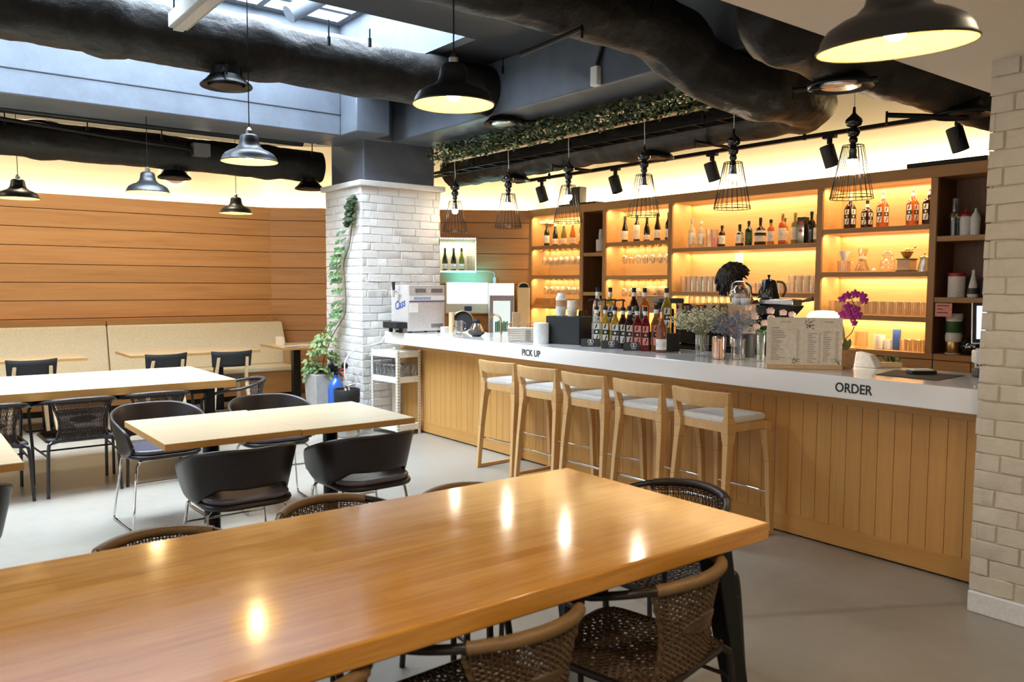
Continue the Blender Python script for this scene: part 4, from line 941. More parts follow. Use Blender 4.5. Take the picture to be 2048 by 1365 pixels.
# ---------------------------------------------------------------- grinder and espresso machine
t = thing('coffee_grinder', 'tall black coffee grinder left of the espresso machine', 'grinder', (4.86,4.32,.9005), -.5)
MB().box(-.055,.055,-.09,.09,0,.42).build('body', M['black_matte'], t, bevel=.012)
MB().box(-.065,.14,-.075,.075,.46,.50).build('hopper_lid', M['charcoal'], t, bevel=.01)
MB().lathe([(0,.42),(.055,.42),(.06,.46),(0,.46)], 24).build('hopper_neck', M['black_gloss'], t)
MB().box(-.06,-.05,-.04,.04,.20,.212).build('steel_trim', M['chrome'], t)
MB().box(-.16,-.055,-.05,.05,0,.05).build('dosing_tray', M['black_matte'], t, bevel=.006)
t = thing('espresso_machine', 'large mirror-fronted espresso machine behind the vases', 'espresso machine', (4.84,3.455,.9005))
MB().box(.02,.46,.02,.70,.09,.40).build('body', M['black_gloss'], t, bevel=.02)
MB().box(.0,.02,0,.725,.16,.462).build('mirror_back', M['mirror'], t, bevel=.003)
MB().box(-.004,.03,-.003,.728,.455,.464).build('trim_strip', M['chrome'], t)
MB().box(.02,.46,.0,.725,.40,.46).build('cup_tray', M['charcoal'], t, bevel=.006)
MB().box(.01,.03,.03,.70,.03,.15).build('lower_grille', M['black_gloss'], t)
for y in (.06,.66):
    for x in (.05,.45): MB().cyl((x,y,0),(x,y,.10),.022,12).build('foot', M['chrome'], t)
MB().lathe([(0,-.01),(.045,0),(.11,.05),(.16,.11),(.17,.13),(0,.13)][::-1], 28).xf(Matrix.Translation((.28,.0,.33))).build('side_dome', M['black_matte'], t)
ET = 1.3615
def tumbler(name, label, loc, group, r=.032, h=.11, cat='glass', mat='glass_warm', taper=.9, dupof=None):
    if dupof is not None:
        o = dupof.copy(); COL.objects.link(o)
    else:
        o = MB().lathe([(0,.006),(r*taper*.92,.006),(r*.95,h),(r,h+.001),(r,h),(r*taper,0),(0,0)], 18).build(name, M[mat])
    o.location = loc; return tag(o, label, cat, group)
g0 = None
for k in range(7):
    q = tumbler('shot_glass', 'small clear glass in the row on top of the espresso machine', (4.96, 4.13-.058*k, ET), 'glasses on the espresso machine', .024, .062, dupof=g0); g0 = g0 or q
t = thing('glass_teapot', 'rounded clear glass pot on the espresso machine before the barista', 'teapot', (4.99,3.70,ET))
MB().lathe([(0,.004),(.05,.0),(.072,.03),(.078,.075),(.07,.11),(.055,.125),(.052,.125),(.066,.108),(.074,.075),(.068,.03),(0,.008)], 28).build('glass_body', M['glass'], t)
MB().tube(bez([(.0,.065,.03),(.0,.075,.12),(.0,.05,.165),(.0,-.05,.165),(.0,-.075,.12),(.0,-.065,.03)], 6), .005, 8).build('handle', M['steel'], t)
MB().lathe([(0,.128),(.05,.125),(.04,.14),(0,.146)], 24).build('lid', M['glass'], t)
for k, (y, x) in enumerate(((3.66,4.90),(3.585,4.90))):
    o = MB().lathe([(0,.004),(.028,0),(.036,.02),(.038,.05),(.036,.05),(.033,.02),(0,.008)], 22).build('white_cup', M['white']); o.location = (x,y,ET); tag(o, ['white ceramic cup left of its twin on the espresso machine edge','white ceramic cup under the black kettle on the espresso machine'][k], 'cup', 'white cups on the espresso machine')
o = MB().box(-.06,.06,-.16,.12,0,.05).build('steel_pitcher_tray', M['steel'], bevel=.012); o.location = (5.05,3.42,ET); tag(o, 'steel tray under the black kettle on the espresso machine', 'tray')
t = thing('gooseneck_kettle', 'black kettle standing on top of the espresso machine', 'kettle', (5.05,3.50,ET+.051))
MB().lathe([(0,0),(.078,0),(.080,.008),(.05,.12),(.046,.13),(.03,.137),(0,.139)], 32).build('body', M['black_gloss'], t)
MB().lathe([(.006,.135),(.006,.15),(.012,.158),(.010,.168),(0,.17)], 14).build('lid_knob', M['black_gloss'], t)
MB().tube(bez([(.03,-.045,.12),(.05,-.085,.11),(.06,-.10,.06),(.045,-.085,.01)], 6), .008, 8).build('handle', M['stem'], t)
MB().tube(bez([(-.03,.06,.02),(-.06,.10,.03),(-.06,.11,.08),(-.08,.14,.11)], 6), .006, 8).build('spout', M['black_gloss'], t)
t = thing('portafilter', 'dark wooden handled portafilter on the right end of the espresso machine', 'portafilter', (5.12,3.32,ET))
MB().lathe([(0,0),(.035,0),(.036,.03),(.030,.045),(0,.045)], 20).build('basket', M['steel'], t)
MB().tube(bez([(.02,-.03,.03),(.03,-.07,.04),(.035,-.11,.05)], 4), [.010]*4+[.014]*4+[.018], 10).build('handle', M['stem'], t)
# ---------------------------------------------------------------- flowers
def sprig_vase(loc, label, kind, r, h, ribs=True, mat='glass'):
    t = thing('flower_vase', label, 'vase', loc, 0)
    b = MB(); n = 40
    b.grid(lambda u, v: ((r*(1+.03*math.cos(u*2*PI*20)*ribs)*(1+.06*v))*math.cos(2*PI*u), (r*(1+.03*math.cos(u*2*PI*20)*ribs)*(1+.06*v))*math.sin(2*PI*u), h*v), 80, 4, wrap=True)
    b.lathe([(0,.004),(r*.98,.004)], 40); b.build('glass_body', M[mat], t)
    return t
def sprigs(t, n, spread, L, mats, lean=(0,0), z0=.03, fl=7, fs=.006):
    b = MB(); b2 = MB()
    for k in range(n):
        a = R(0, 2*PI); q = R(0, 1)**.6; d = Vector((math.cos(a)*q*spread+lean[0], math.sin(a)*q*spread+lean[1], 1)).normalized(); l = L*R(.75,1.05)
        tip = Vector((0,0,z0))+d*l; mid = Vector((0,0,z0))+Vector((d.x*.3, d.y*.3, 1)).normalized()*l*.45
        P = bez([(R(-.012,.012),R(-.012,.012),z0), mid, tip], 4); b.tube(P, .0012, 3, mi=0)
        for j in range(fl):
            p = Vector(P[R(0,1) < .3 and -2 or -1]) + Vector((R(-1,1),R(-1,1),R(-.9,.7)))*.030; r_ = fs*R(.6,1.2)
            b.tube([P[-2], p], .0007, 3, mi=0)
            e = Vector((R(-1,1),R(-1,1),R(-1,1))).normalized(); f_ = e.orthogonal().normalized()*r_; g_ = e.cross(f_)
            b2.add([p-f_, p-g_, p+f_, p+g_, p+e*r_, p-e*r_], [(0,1,4),(1,2,4),(2,3,4),(3,0,4),(1,0,5),(2,1,5),(3,2,5),(0,3,5)], 0 if R(0,1) < .75 else 1)
    b.build('stems', M[mats[0]], t, smooth=False); b2.build('blossoms', [M[mats[1]], M[mats[2]]], t, smooth=False)
M['dry'] = plain('dry_cream_blossom', (.80,.75,.58), .8); M['dry2'] = plain('dry_green_sprig', (.36,.38,.24), .8); M['statice'] = plain('grey_violet_statice', (.22,.23,.32), .8)
M['rose'] = plain('blush_petal', (.85,.62,.55), .6); M['orchid'] = plain('magenta_petal', (.42,.02,.26), .5)
t = sprig_vase((4.395,3.56,CT), 'ribbed glass vase with cream dried sprigs beside the rosé bottle', 'dry', .042, .145); sprigs(t, 110, .95, .30, ('dry2','dry','dry2'), (-.06,.14), .03, 8, .0068)
t = thing('copper_tumbler', 'ribbed glass with copper lining between the two sprig vases', 'tumbler', (4.325,3.365,CT))
MB().grid(lambda u, v: (.040*(1+.04*math.cos(u*2*PI*18))*math.cos(2*PI*u), .040*(1+.04*math.cos(u*2*PI*18))*math.sin(2*PI*u), .004+.13*v), 72, 3, wrap=True).lathe([(.03,.15),(.040,.134)], 36).build('copper_lining', M['copper'], t)
MB().lathe([(0,.0),(.045,0),(.046,.14),(.042,.15),(.044,.14),(.0435,.004),(0,.002)], 36).build('glass_shell', M['glass'], t)
t = sprig_vase((4.41,3.275,CT), 'clear glass vase with grey violet dried statice by the copper tumbler', 'st', .044, .135, False); sprigs(t, 80, .8, .275, ('statice','statice','dry2'), (.0,.30), .03, 7, .0068)
o = MB().lathe([(0,0),(.045,0),(.046,.155),(.043,.157),(.042,.01),(0,.01)], 30).build('grey_glass_cylinder', M['charcoal']); o.location = (4.60,3.335,CT); tag(o, 'smoky grey glass cylinder behind the statice vase', 'vase')
t = sprig_vase((4.385,3.085,CT), 'slim glass vase with blush roses beside the menu board', 'rose', .026, .19, False)
b = MB(); b2 = MB(); b3 = MB()
for k, (dx, dy, dz, r_) in enumerate(((.02,-.05,.325,.026),(.05,-.12,.315,.024),(.07,-.17,.305,.023),(-.03,.03,.285,.024),(-.02,.09,.34,.024),(0,.06,.30,.022),(-.05,.0,.225,.024),(-.04,-.05,.25,.024),(-.03,-.09,.285,.022))):
    c = Vector((dx,dy,dz)); b.tube(bez([(R(-.01,.01),R(-.01,.01),.01),(dx*.2,dy*.2,dz*.5),c], 4), .002, 4)
    for q in range(9):   # petals
        a = q*2.4; rr = r_*(.35+.075*q); 
        b2.grid(lambda u, v: tuple(c+Vector(((rr*(1+.25*v))*math.cos(a+(u-.5)*1.5), (rr*(1+.25*v))*math.sin(a+(u-.5)*1.5), -r_*.7+v*r_*1.5*(1-.045*q)))), 5, 4)
for k in range(7): a = R(0,6.3); leafy(b3, Vector((R(-.02,.02),R(-.03,.03),.16+R(0,.06))), (math.cos(a),math.sin(a),.7), .07, .02)
leafy(b3, Vector((0,.03,.22)), (-.1,1,.25), .11, .032)
b.build('stems', M['leaf'], t); b2.build('roses', M['rose'], t); b3.build('leaves', M['leaf'], t, smooth=False)
MB().lathe([(0,.005),(.0245,.005),(.026,.12),(0,.12)], 24).build('water', M['glass'], t)
# ---------------------------------------------------------------- menu board
A = Vector((4.065,2.822,CT)); Bv = Vector((4.372,2.528,CT)); an = math.atan2(Bv.y-A.y, Bv.x-A.x)
for k in range(2):
    t = thing('menu_board', ['left cream menu sheet in a wooden foot on the counter, text in one column', 'right cream menu sheet in a wooden foot with a flower print at its top'][k], 'menu', tuple(A.lerp(Bv, .25+.5*k)), an, 'two menu sheets on the counter')
    MB().box(-.1058,.1058,-.025,.025,0,.022).build('wooden_foot', M['beech'], t, bevel=.002)
    sheet = MB().box(-.1060,.1060,-.003,.003,.0225,.298).build('sheet', M['paper'], t)
    b = MB()
    def line(x0, x1, z, w=.0016): b.box(x0, x1, -.0038, -.003, z-w, z+w)
    if k == 0:
        line(-.078,-.035,.237,.002); line(-.078,.075,.229,.0005)
        for j in range(18): z = .220-.0098*j; line(-.080, -.080+R(.03,.085), z); line(.062,.078,z)
    else:
        for j in range(17):
            z = .205-.0105*j; line(-.088,-.088+R(.025,.055),z); line(-.025,-.015,z)
        b.build('printed_lines', M['ink_grey'], sheet, smooth=False); b = MB()
        for j in range(17): z = .205-.0105*j; line(0,R(.02,.05),z+.01)
        b.build('printed_lines', M['ink_grey'], sheet, smooth=False); b = MB()
        for j in range(17): line(.068,.085,.215-.0105*j)
    b.build('printed_lines', M['ink_grey'], sheet, smooth=False)
    o = text('CAFE MENU', .012, 'lettering', M['ink_grey'], sheet, ext=.0004); fit(o, .055, .007); o.location = (.0 if k == 0 else .03, -.0036, .272); o.rotation_euler = (PI/2,0,0)
    b = MB()
    spots = ((.06,.045,26,'d'),) if k == 0 else ((-.075,.262,34,'p'),(.075,.042,20,'d'))
    for cx, cz, n, ty in spots:
        b = MB()
        for j in range(n):
            a = R(0,6.3); q = Vector((cx+R(-.026,.022), -.0036-.0001*j/10, cz+R(-.026 if ty == 'p' else -.014,.018))); dd = Vector((math.cos(a),0,math.sin(a))); ss = Vector((-dd.z,0,dd.x)); l = R(.007,.014)
            b.add([q, q+dd*l*.5+ss*l*.25, q+dd*l, q+dd*l*.5-ss*l*.25], [(3,2,1,0)], (0 if R(0,1) < .6 else 1) if ty == 'd' else (2 if R(0,1) < .5 else 1))
        b.build('flower_print', [M['dry2'], M['charcoal'], M['plum']], sheet, smooth=False)
# table lamp
t = thing('table_lamp', 'glowing white mushroom table lamp behind the menu boards', 'lamp', (4.62,2.80,CT))
MB().lathe([(0,0),(.07,0),(.07,.012),(.02,.02),(.013,.03),(.013,.20),(0,.20)], 24).build('base', M['white'], t)
MB().lathe([(.112,.16),(.118,.17),(.108,.26),(.09,.31),(.06,.325),(0,.33)], 36).build('lamp_shade', M['lampglow'], t)
# orchid
t = thing('potted_orchid', 'magenta orchid in a bark-textured pot on the counter', 'plant', (4.43,2.535,CT))
MB().lathe([(0,0),(.038,0),(.043,.01),(.052,.108),(.054,.112),(.048,.112),(.045,.10),(0,.10)], 30).build('pot', M['terracotta'], t)
sp = bez([(0,0,.10),(-.005,.012,.16),(.0,-.035,.22),(.005,-.05,.30),(.0,-.045,.36),(-.005,-.02,.42)], 6); sp2 = bez([(0,0,.10),(-.01,.03,.14),(-.03,.07,.15)], 5)
MB().tube(sp, .0028, 6).tube(sp2, .0035, 6).build('stem', M['stem'], t)
b = MB()
for a, L, w in ((.5,.10,.02),(2.5,.13,.02),(4.0,.10,.02)): leafy(b, Vector((0,0,.10)), (math.cos(a)*.5,math.sin(a)*.5,1), L, w)
leafy(b, Vector((-.005,.01,.15)), (-.1,.2,1), .13, .014); b.build('leaves', M['leaf_pale'], t, smooth=False)
b = MB()
def orchid(c, s_):
    n_ = Vector((-.75,-.6,R(-.3,.1))).normalized(); e1 = n_.cross(Vector((0,0,1))).normalized(); e2 = e1.cross(n_)
    for q in range(5):
        a = PI/2+q*2*PI/5+R(-.1,.1); d = e1*math.cos(a)+e2*math.sin(a); tq = e1*-math.sin(a)+e2*math.cos(a); w = s_*(.62 if q in (1,4) else .42)
        P = [c+n_*.003, c+d*s_*.5+tq*w*.8, c+d*s_*.95+tq*w*.5-n_*.004, c+d*s_*1.08-n_*.006, c+d*s_*.95-tq*w*.5-n_*.004, c+d*s_*.5-tq*w*.8, c+d*s_*.55+n_*.004]
        b.add(P, [(0,1,6),(1,2,6),(2,3,6),(3,4,6),(4,5,6),(5,0,6)])
    b.ball(tuple(c+n_*.006), s_*.28, 8, 6)
for dx, dy, dz, s_ in ((-.005,.0,.425,.026),(.0,-.045,.435,.027),(.0,-.09,.425,.026),(-.005,.03,.405,.025),(.0,-.10,.40,.024),(-.01,-.01,.36,.028),(.0,-.05,.345,.028),(-.005,.025,.315,.026),(0,-.015,.325,.028),(.0,-.065,.315,.027),(0,-.045,.27,.020),(-.005,.055,.265,.018),(0,-.035,.30,.022)): orchid(Vector((dx,dy,dz)), s_)
b.build('blossoms', M['orchid'], t, smooth=False)
# things right of the orchid
o = MB().hexa([(-.05,-.07,0),(.05,-.07,0),(.05,.07,0),(-.05,.07,0)], [(-.03,-.02,.075),(.03,-.02,.075),(.03,.07,.09),(-.03,.07,.09)]).build('napkin_stack', M['paper_white'], bevel=.006); o.location = (4.63,2.50,CT); tag(o, 'low pile of white napkins behind the orchid pot', 'napkins')
t = thing('succulent_tray', 'small wooden tray with tiny succulents behind the black mat', 'plant', (4.72,2.42,CT), -.7)
MB().box(-.06,.06,-.03,.03,0,.03).build('tray', M['beech'], t, bevel=.003)
b = MB()
for k in range(26): a = R(0,6.3); leafy(b, Vector((R(-.045,.045),R(-.02,.02),.03)), (math.cos(a)*.5,math.sin(a)*.5,1), R(.025,.06), .005, k % 2)
b.build('foliage', [M['leaf_pale'], M['leaf_dark']], t, smooth=False)
o = MB().prism([(4.25,1.93),(4.26,2.26),(4.60,2.32),(4.60,1.95)], CT, CT+.003).build('black_mat', M['black_matte']); tag(o, 'thin black mat on the counter beside the ORDER lettering', 'mat')
t = thing('phone_stand', 'white card holder with a thin black pole on the black mat', 'stand', (4.50,2.13,CT+.0035), -.6)
MB().box(-.07,.07,-.035,.035,0,.018).build('base', M['black_matte'], t, bevel=.004)
MB().box(-.06,.05,-.03,.03,.018,.026).build('white_card', M['paper_white'], t)
MB().cyl((.06,.0,.018),(.06,.0,.16),.003,8).build('pole', M['black_metal'], t)
t = thing('card_reader', 'grey card reader on the counter end by the brick pier', 'card reader', (4.64,1.85,CT), -.7)
MB().box(-.065,.065,-.04,.04,0,.045).build('body', M['charcoal'], t, bevel=.01); MB().box(-.06,.02,-.035,.035,.045,.047).build('screen', M['glass'], t)
t = thing('payment_terminal', 'white payment terminal with lit screen half hidden by the brick pier', 'payment terminal', (4.62,1.80,CT), -1.0)
MB().lathe([(0,0),(.07,0),(.07,.012),(.03,.03),(.025,.20),(0,.20)], 24).build('stand', M['white'], t)
Mx = Matrix.Translation((0,0,.28)) @ Matrix.Rotation(-.15, 4, 'X')
MB().box(-.12,.12,.0,.025,-.10,.12).xf(Mx).build('housing', M['white'], t, bevel=.006)
MB().box(-.118,.118,-.006,.0,-.095,.118).xf(Mx).build('bezel', M['black_matte'], t)
MB().box(-.10,.10,-.009,-.006,-.075,.10).xf(Mx).build('screen', M['screen'], t)
MB().box(-.12,.03,-.10,-.01,.08,.15).build('receipt_printer', M['white'], t, bevel=.01)
t = thing('calculator_pad', 'pale upright keypad leaning before the payment terminal', 'keypad', (4.66,1.89,CT+.002), -.9)
MB().box(-.03,.03,-.012,.012,0,.15).build('body', M['white'], t, bevel=.006); t.rotation_euler = (-.25,0,-1.2)
b = MB()
for i in range(3):
    for j in range(5): b.box(-.02+.016*i, -.010+.016*i, -.015,-.012,.03+.02*j,.042+.02*j)
b.build('keys', M['charcoal'], t, smooth=False)
o = MB().box(4.485, 4.60, 3.93, 4.78, CT, CT+.13).build('bottle_riser', M['black_matte'], bevel=.003); tag(o, 'black step carrying the rear row of tall syrup bottles', 'display step')
# ================================================================ BACK BAR
t = thing('back_bar_cabinet', 'wide oak back bar with lit shelves of bottles and glasses', 'cabinet', (0,0,0))
UP = [(8.86,8.92),(7.80,7.86),(7.38,7.44),(6.30,6.36),(4.41,4.47),(3.33,3.39),(2.14,2.20)]
for a, c in UP: MB().box(7.2, 7.56, a, c, .92 if c < 8.9 else 0, 2.44).build('upright', M['cab_wood_v'], t, bevel=.002)
MB().box(7.19, 7.58, 2.14, 8.925, 2.44, 2.54).build('header', M['cab_wood'], t, bevel=.002)
CELL = {'A':(7.86,8.86,[2.035,1.63,1.22]),'B':(7.44,7.80,[1.915,1.41]),'C':(6.36,7.38,[2.03,1.62,1.22]),'D':(4.47,6.30,[1.925,1.43]),'E':(3.39,4.41,[2.045,1.635,1.235]),'F':(2.20,3.33,[1.935,1.41])}
for k, (a, c, zs) in CELL.items():
    dark = k in 'BF'
    MB().box(7.54, 7.56, a, c, .92, 2.44).box(7.215, 7.54, a, a+.004, .92, 2.44).box(7.215, 7.54, c-.004, c, .92, 2.44).build('back_lining', M['cab_dark'] if dark else M['cab_in'], t, smooth=False)
    for z in zs: MB().box(7.205, 7.54, a+.004, c-.004, z-.045, z).build('shelf', M['cab_wood'], t, bevel=.002)
MB().box(7.19, 7.56, 2.14, 8.925, .87, .92).build('base_top', M['cab_wood'], t, bevel=.002)
MB().box(7.22, 7.56, 2.14, 8.925, 0, .87).build('base_body', M['cab_wood'], t)
for k in range(8): y = 2.16+.845*k; MB().box(7.20, 7.222, y, y+.835, .06, .86).build('base_door', M['cab_wood'], t, bevel=.002)
SH = lambda c, i: CELL[c][2][i]+.0006
# wine bottles, left lit cell and middle lit cell
gA = 'wine bottles on the top shelf of the left lit section'; z = SH('A',0)
for k, (y, body, st, cap, ds) in enumerate(((8.68,'bottle_green','wine','ink','dark green wine bottle with cream label'),(8.50,'bottle_green','burgundy','paper','slope-shouldered green bottle with pale foil'),(8.325,'olive_l','burgundy','paper','pale olive wine bottle'),(8.145,'amber','burgundy','paper','golden wine bottle'),(7.965,'olive_l','wine','paper','pale wine bottle close to the upright'))):
    round_bottle('wine_bottle', ds+', %s from the left on the left lit shelf' % ORD[k], (7.33,y,z), body, .315, .038, cap, 'paper', st, gA, (.04,.14) if k in (0,4) else (.02,.09))
gC = 'dark wine bottles on the top shelf of the middle lit section'; z = SH('C',0)
for k, (y, st, lz) in enumerate(((7.178,'burgundy',(.03,.13)),(6.974,'wine',(.03,.19)),(6.809,'burgundy',(.02,.08)),(6.64,'burgundy',(.03,.12)),(6.468,'wine',(.03,.12)))):
    round_bottle('wine_bottle', 'dark wine bottle, %s from the left in the middle lit section' % ORD[k], (7.33,y,z), 'bottle_black', .325 if k != 2 else .29, .039, 'ink', 'paper', st, gC, lz)
# spirits
gD = 'spirit bottles on the wide lit shelf'; z = SH('D',0)
SP = [(6.115,'clear_l','wine',.33,.040,'steel','paper','tall clear bottle with silver neck at the left end of the wide shelf'),(5.985,'clear_l','spirit',.30,.040,'white','paper','clear bottle with white cap, second on the wide shelf'),
 (5.695,'dark_l','spirit',.235,.036,'black_matte','paper','small dark bottle with cream label beside the clear glasses on the wide shelf'),(5.46,'bottle_black','squat',.235,.045,'black_matte','paper','squat black bottle with pale slanted label on the wide shelf'),
 (5.345,'bottle_green','spirit',.265,.038,'black_matte','green_label','dark green bottle right of the squat black bottle'),(5.20,'dark_l','squat',.29,.060,'black_matte','paper','round-bodied dark rum bottle above the barista'),
 (5.045,'amber','spirit',.26,.036,'black_matte','paper','amber whisky bottle with black neck on the wide shelf'),(4.935,'orange_l','spirit',.315,.040,'copper','paper','tall orange-amber bottle with cream label on the wide shelf'),
 (4.79,'olive_l','spirit',.315,.036,'brass','paper','tall olive bottle beside the black gift box'),(4.605,'bottle_black','spirit',.315,.038,'black_matte',None,'tall plain black bottle right of the gift box'),
 (4.535,'olive_l','squat',.28,.040,'green_label','paper','green bottle with large cream label near the right end of the wide shelf')]
for y, body, st, h, r_, cap, lab, la in SP: round_bottle('spirit_bottle', la, (7.33 if y != 5.045 else 7.29, y, z), body, h, r_, cap, lab, st, gD, (.04,.16))
round_bottle('spirit_bottle', 'orange bottle with flared cork stopper at the right end of the wide shelf', (7.45,4.545,z), 'orange_l', .34, .036, 'stem', 'ink', 'spirit', gD, (.04,.16))
round_bottle('spirit_bottle', 'thin dark-capped bottle standing behind the amber whisky bottle', (7.45,4.99,z), 'amber', .28, .034, 'green_label', 'paper', 'spirit', gD, (.04,.16))
t = thing('gift_box', 'black gift box with a red seal on the wide shelf', 'box', (7.33,4.70,z)); MB().box(-.042,.042,-.042,.042,0,.265).build('carton', M['black_gloss'], t, bevel=.003)
MB().cyl((-.043,0,.13),(-.0424,0,.13),.018,16).box(-.0435,-.042,-.02,.02,.19,.22).build('seal', M['red'], t)
for k, y in enumerate((5.87,5.80)):
    tumbler('mixing_glass', ['tall clear mixing glass on the wide shelf behind the small red tin','clear mixing glass touching the red tin on the wide shelf'][k], (7.34,y,z), 'mixing glasses on the wide shelf', .045, .20, mat='glass_warm')
o = MB().box(7.28,7.34,5.735,5.80,z,z+.11).build('red_tea_tin', M['pink'], bevel=.004); tag(o, 'small red and cream tin beside the small dark bottle', 'tin')
# syrup bottles on the right lit shelf
gE = 'square syrup bottles on the right lit shelf'; z = SH('E',0)
for k, (y, l, tp, ds) in enumerate(((4.20,'dark_l','pourer','square dark red syrup bottle below the largest wire pendant'),(4.03,'dark_l','none','lower square dark syrup bottle without a pourer'),(3.88,'orange_l','pourer','square orange syrup bottle, left one of two'),(3.605,'orange_l','pourer','square orange syrup bottle, right one of two'),(3.46,'dark_l','pourer','square dark syrup bottle at the right end of the shelf'))):
    q = sq_bottle('syrup_bottle', ds+', on the right lit shelf', 'bottle', (7.33,y,z), l, -.25, .30 if tp != 'none' else .23, .040, 'pourer' if tp == 'pourer' else 'cap', 'white', gE)
# coffee gear on the shelf below
z = SH('E',1)
t = thing('glass_server', 'square-handled glass coffee server with white dripper on the right lit section', 'server', (7.33,4.245,z))
MB().lathe([(0,.004),(.06,.0),(.062,.11),(.058,.11),(.056,.01),(0,.01)], 26).build('glass_body', M['glass_warm'], t); MB().tube(bez([(-.03,-.05,.10),(-.04,-.10,.09),(-.04,-.10,.03),(-.03,-.05,.015)],5), .006, 6).build('handle', M['glass_warm'], t); MB().lathe([(.02,.112),(.05,.20),(.046,.20),(.015,.112)], 24).build('dripper', M['white'], t)
t = thing('pour_over_maker', 'hourglass glass coffee maker with a wooden tie', 'coffee maker', (7.33,4.06,z))
MB().lathe([(0,.004),(.062,0),(.066,.02),(.026,.125),(.05,.22),(.047,.22),(.022,.125),(.06,.02),(0,.008)], 26).build('glass_body', M['glass_warm'], t); MB().lathe([(.028,.105),(.034,.115),(.034,.14),(.028,.15)], 18).build('wooden_collar', M['beech'], t)
t = thing('spice_jar', 'ribbed glass jar with lid between the coffee maker and the grinder', 'jar', (7.33,3.815,z))
MB().lathe([(0,.0),(.062,.0),(.066,.01),(.066,.04),(.062,.045),(.066,.05),(.066,.08),(.062,.085),(.066,.09),(.064,.115),(.045,.135),(.045,.15),(0,.15)], 26).build('glass_body', M['glass_warm'], t); MB().lathe([(0,.15),(.052,.15),(.052,.165),(.03,.185),(0,.19)], 24).build('lid', M['glass_warm'], t)
t = thing('hand_grinder', 'wooden hand coffee grinder with brass bowl', 'grinder', (7.33,3.64,z))
MB().box(-.06,.06,-.06,.06,.012,.11).build('wooden_base', M['beech'], t, bevel=.004); MB().box(-.068,.068,-.068,.068,0,.014).box(-.068,.068,-.068,.068,.108,.118).build('plinth', M['stem'], t, bevel=.003)
MB().lathe([(.015,.118),(.03,.13),(.055,.175),(.058,.18),(.05,.178),(0,.16)], 24).ball((0,0,.195), (.022,.022,.025)).cyl((0,0,.18),(.0,-.07,.21),.005,6).ball((0,-.07,.222), .012).build('brass_bowl', M['brass'], t)
t = thing('metal_coffee_pot', 'small silver coffee pot with long handle on the right lit section', 'coffee pot', (7.32,3.475,z))
MB().lathe([(0,0),(.055,0),(.052,.03),(.035,.10),(.042,.125),(.040,.125),(.033,.10),(0,.02)], 26).build('body', M['steel'], t); MB().lathe([(0,.127),(.04,.125),(.01,.145),(.008,.165),(0,.17)], 20).build('lid', M['brass'], t); MB().tube(bez([(0,-.04,.10),(0,-.08,.105),(0,-.09,.03)],5), .006, 6).build('handle', M['stem'], t)
t = thing('siphon_pot', 'dark little coffee pot tucked at the right end of the coffee gear shelf', 'coffee pot', (7.45,3.43,z))
MB().lathe([(0,0),(.03,0),(.028,.10),(.034,.16),(.02,.19),(.006,.20),(.008,.225),(0,.23)], 20).build('body', M['bottle_black'], t); MB().tube(bez([(0,.03,.16),(0,.06,.15),(0,.05,.05)],4), .006, 6).build('handle', M['black_matte'], t)
o = MB().lathe([(0,0),(.018,0),(.02,.02),(.008,.035),(0,.036)], 16).build('shell_ornament', M['paper']); o.location = (7.30,3.93,z); tag(o, 'tiny cream ornament on the coffee gear shelf', 'ornament')
# rows of tumblers
g0 = None; z = SH('E',2)
for r_ in range(2):
    for k in range(12):
        q = tumbler('tumbler', 'clear straight tumbler in the double row on the right lit section', (7.29+.09*r_, 4.33-.079*k-.02*r_, z), 'tumblers on the right lit section', .034, .125, dupof=g0); g0 = g0 or q
z = SH('D',1); g0 = None
for r_ in range(2):
    for k in range(7):
        q = tumbler('highball_glass', 'tall clear glass in the double row left of the barista', (7.30+.10*r_, 6.20-.078*k, z), 'tall glasses left of the barista', .035, .175, dupof=g0); g0 = g0 or q
for k in range(8):
    q = tumbler('highball_glass', 'tall clear glass in the group at the right end of the shelf behind the barista', (7.30+.10*(k % 2), 4.79-.082*(k//2), z), 'tall glasses right of the barista', .035, .155, dupof=g0)
g0 = None
for k in range(10):
    q = tumbler('low_glass', 'low clear glass in the row right of the barista', (7.30+.10*(k % 2), 5.25-.085*(k//2), z), 'low glasses right of the barista', .036, .10, dupof=g0); g0 = g0 or q
# hanging stem glasses
def stem_glass():
    b = MB().lathe([(0,0),(.034,-.001),(.034,-.004),(.004,-.010),(.004,-.085),(.012,-.095),(.034,-.125),(.038,-.155),(.030,-.20),(.0285,-.20),(.036,-.155),(.032,-.127),(.0,-.10)], 18)
    return b.build('wine_glass', M['glass_warm'])
g0 = None
for c, i, y0, n, sp, la, gp in (('A',0,8.70,7,.115,'upper hanging wine glass in the left lit section','upper hanging glasses of the left section'),('A',1,8.66,7,.115,'lower hanging wine glass in the left lit section','lower hanging glasses of the left section'),
      ('C',0,7.15,7,.115,'hanging wine glass above the syrup bottles, upper row of the middle section','upper hanging glasses of the middle section'),('C',1,7.15,6,.12,'hanging wine glass in the lower row of the middle section','lower hanging glasses of the middle section')):
    zt = CELL[c][2][i]-.062
    rk = MB()
    for k in range(n): 
        for s_ in (-.016,.016): rk.box(7.23, 7.52, y0-sp*k+s_-.004, y0-sp*k+s_+.004, zt-.004, zt+.0165)
    o = rk.build('hanging_glass_rail', M['brass'], smooth=False); tag(o, 'slim glass rail under the shelf, holding the '+gp, 'glass rail')
    for k in range(n):
        if c == 'C' and k == 1 and i == 0: continue
        for dx in (0,.12):
            if g0 is None: q = g0 = stem_glass()
            else: q = g0.copy(); COL.objects.link(q)
            q.location = (7.31+dx, y0-sp*k, zt+.0005); tag(q, la, 'wine glass', gp)
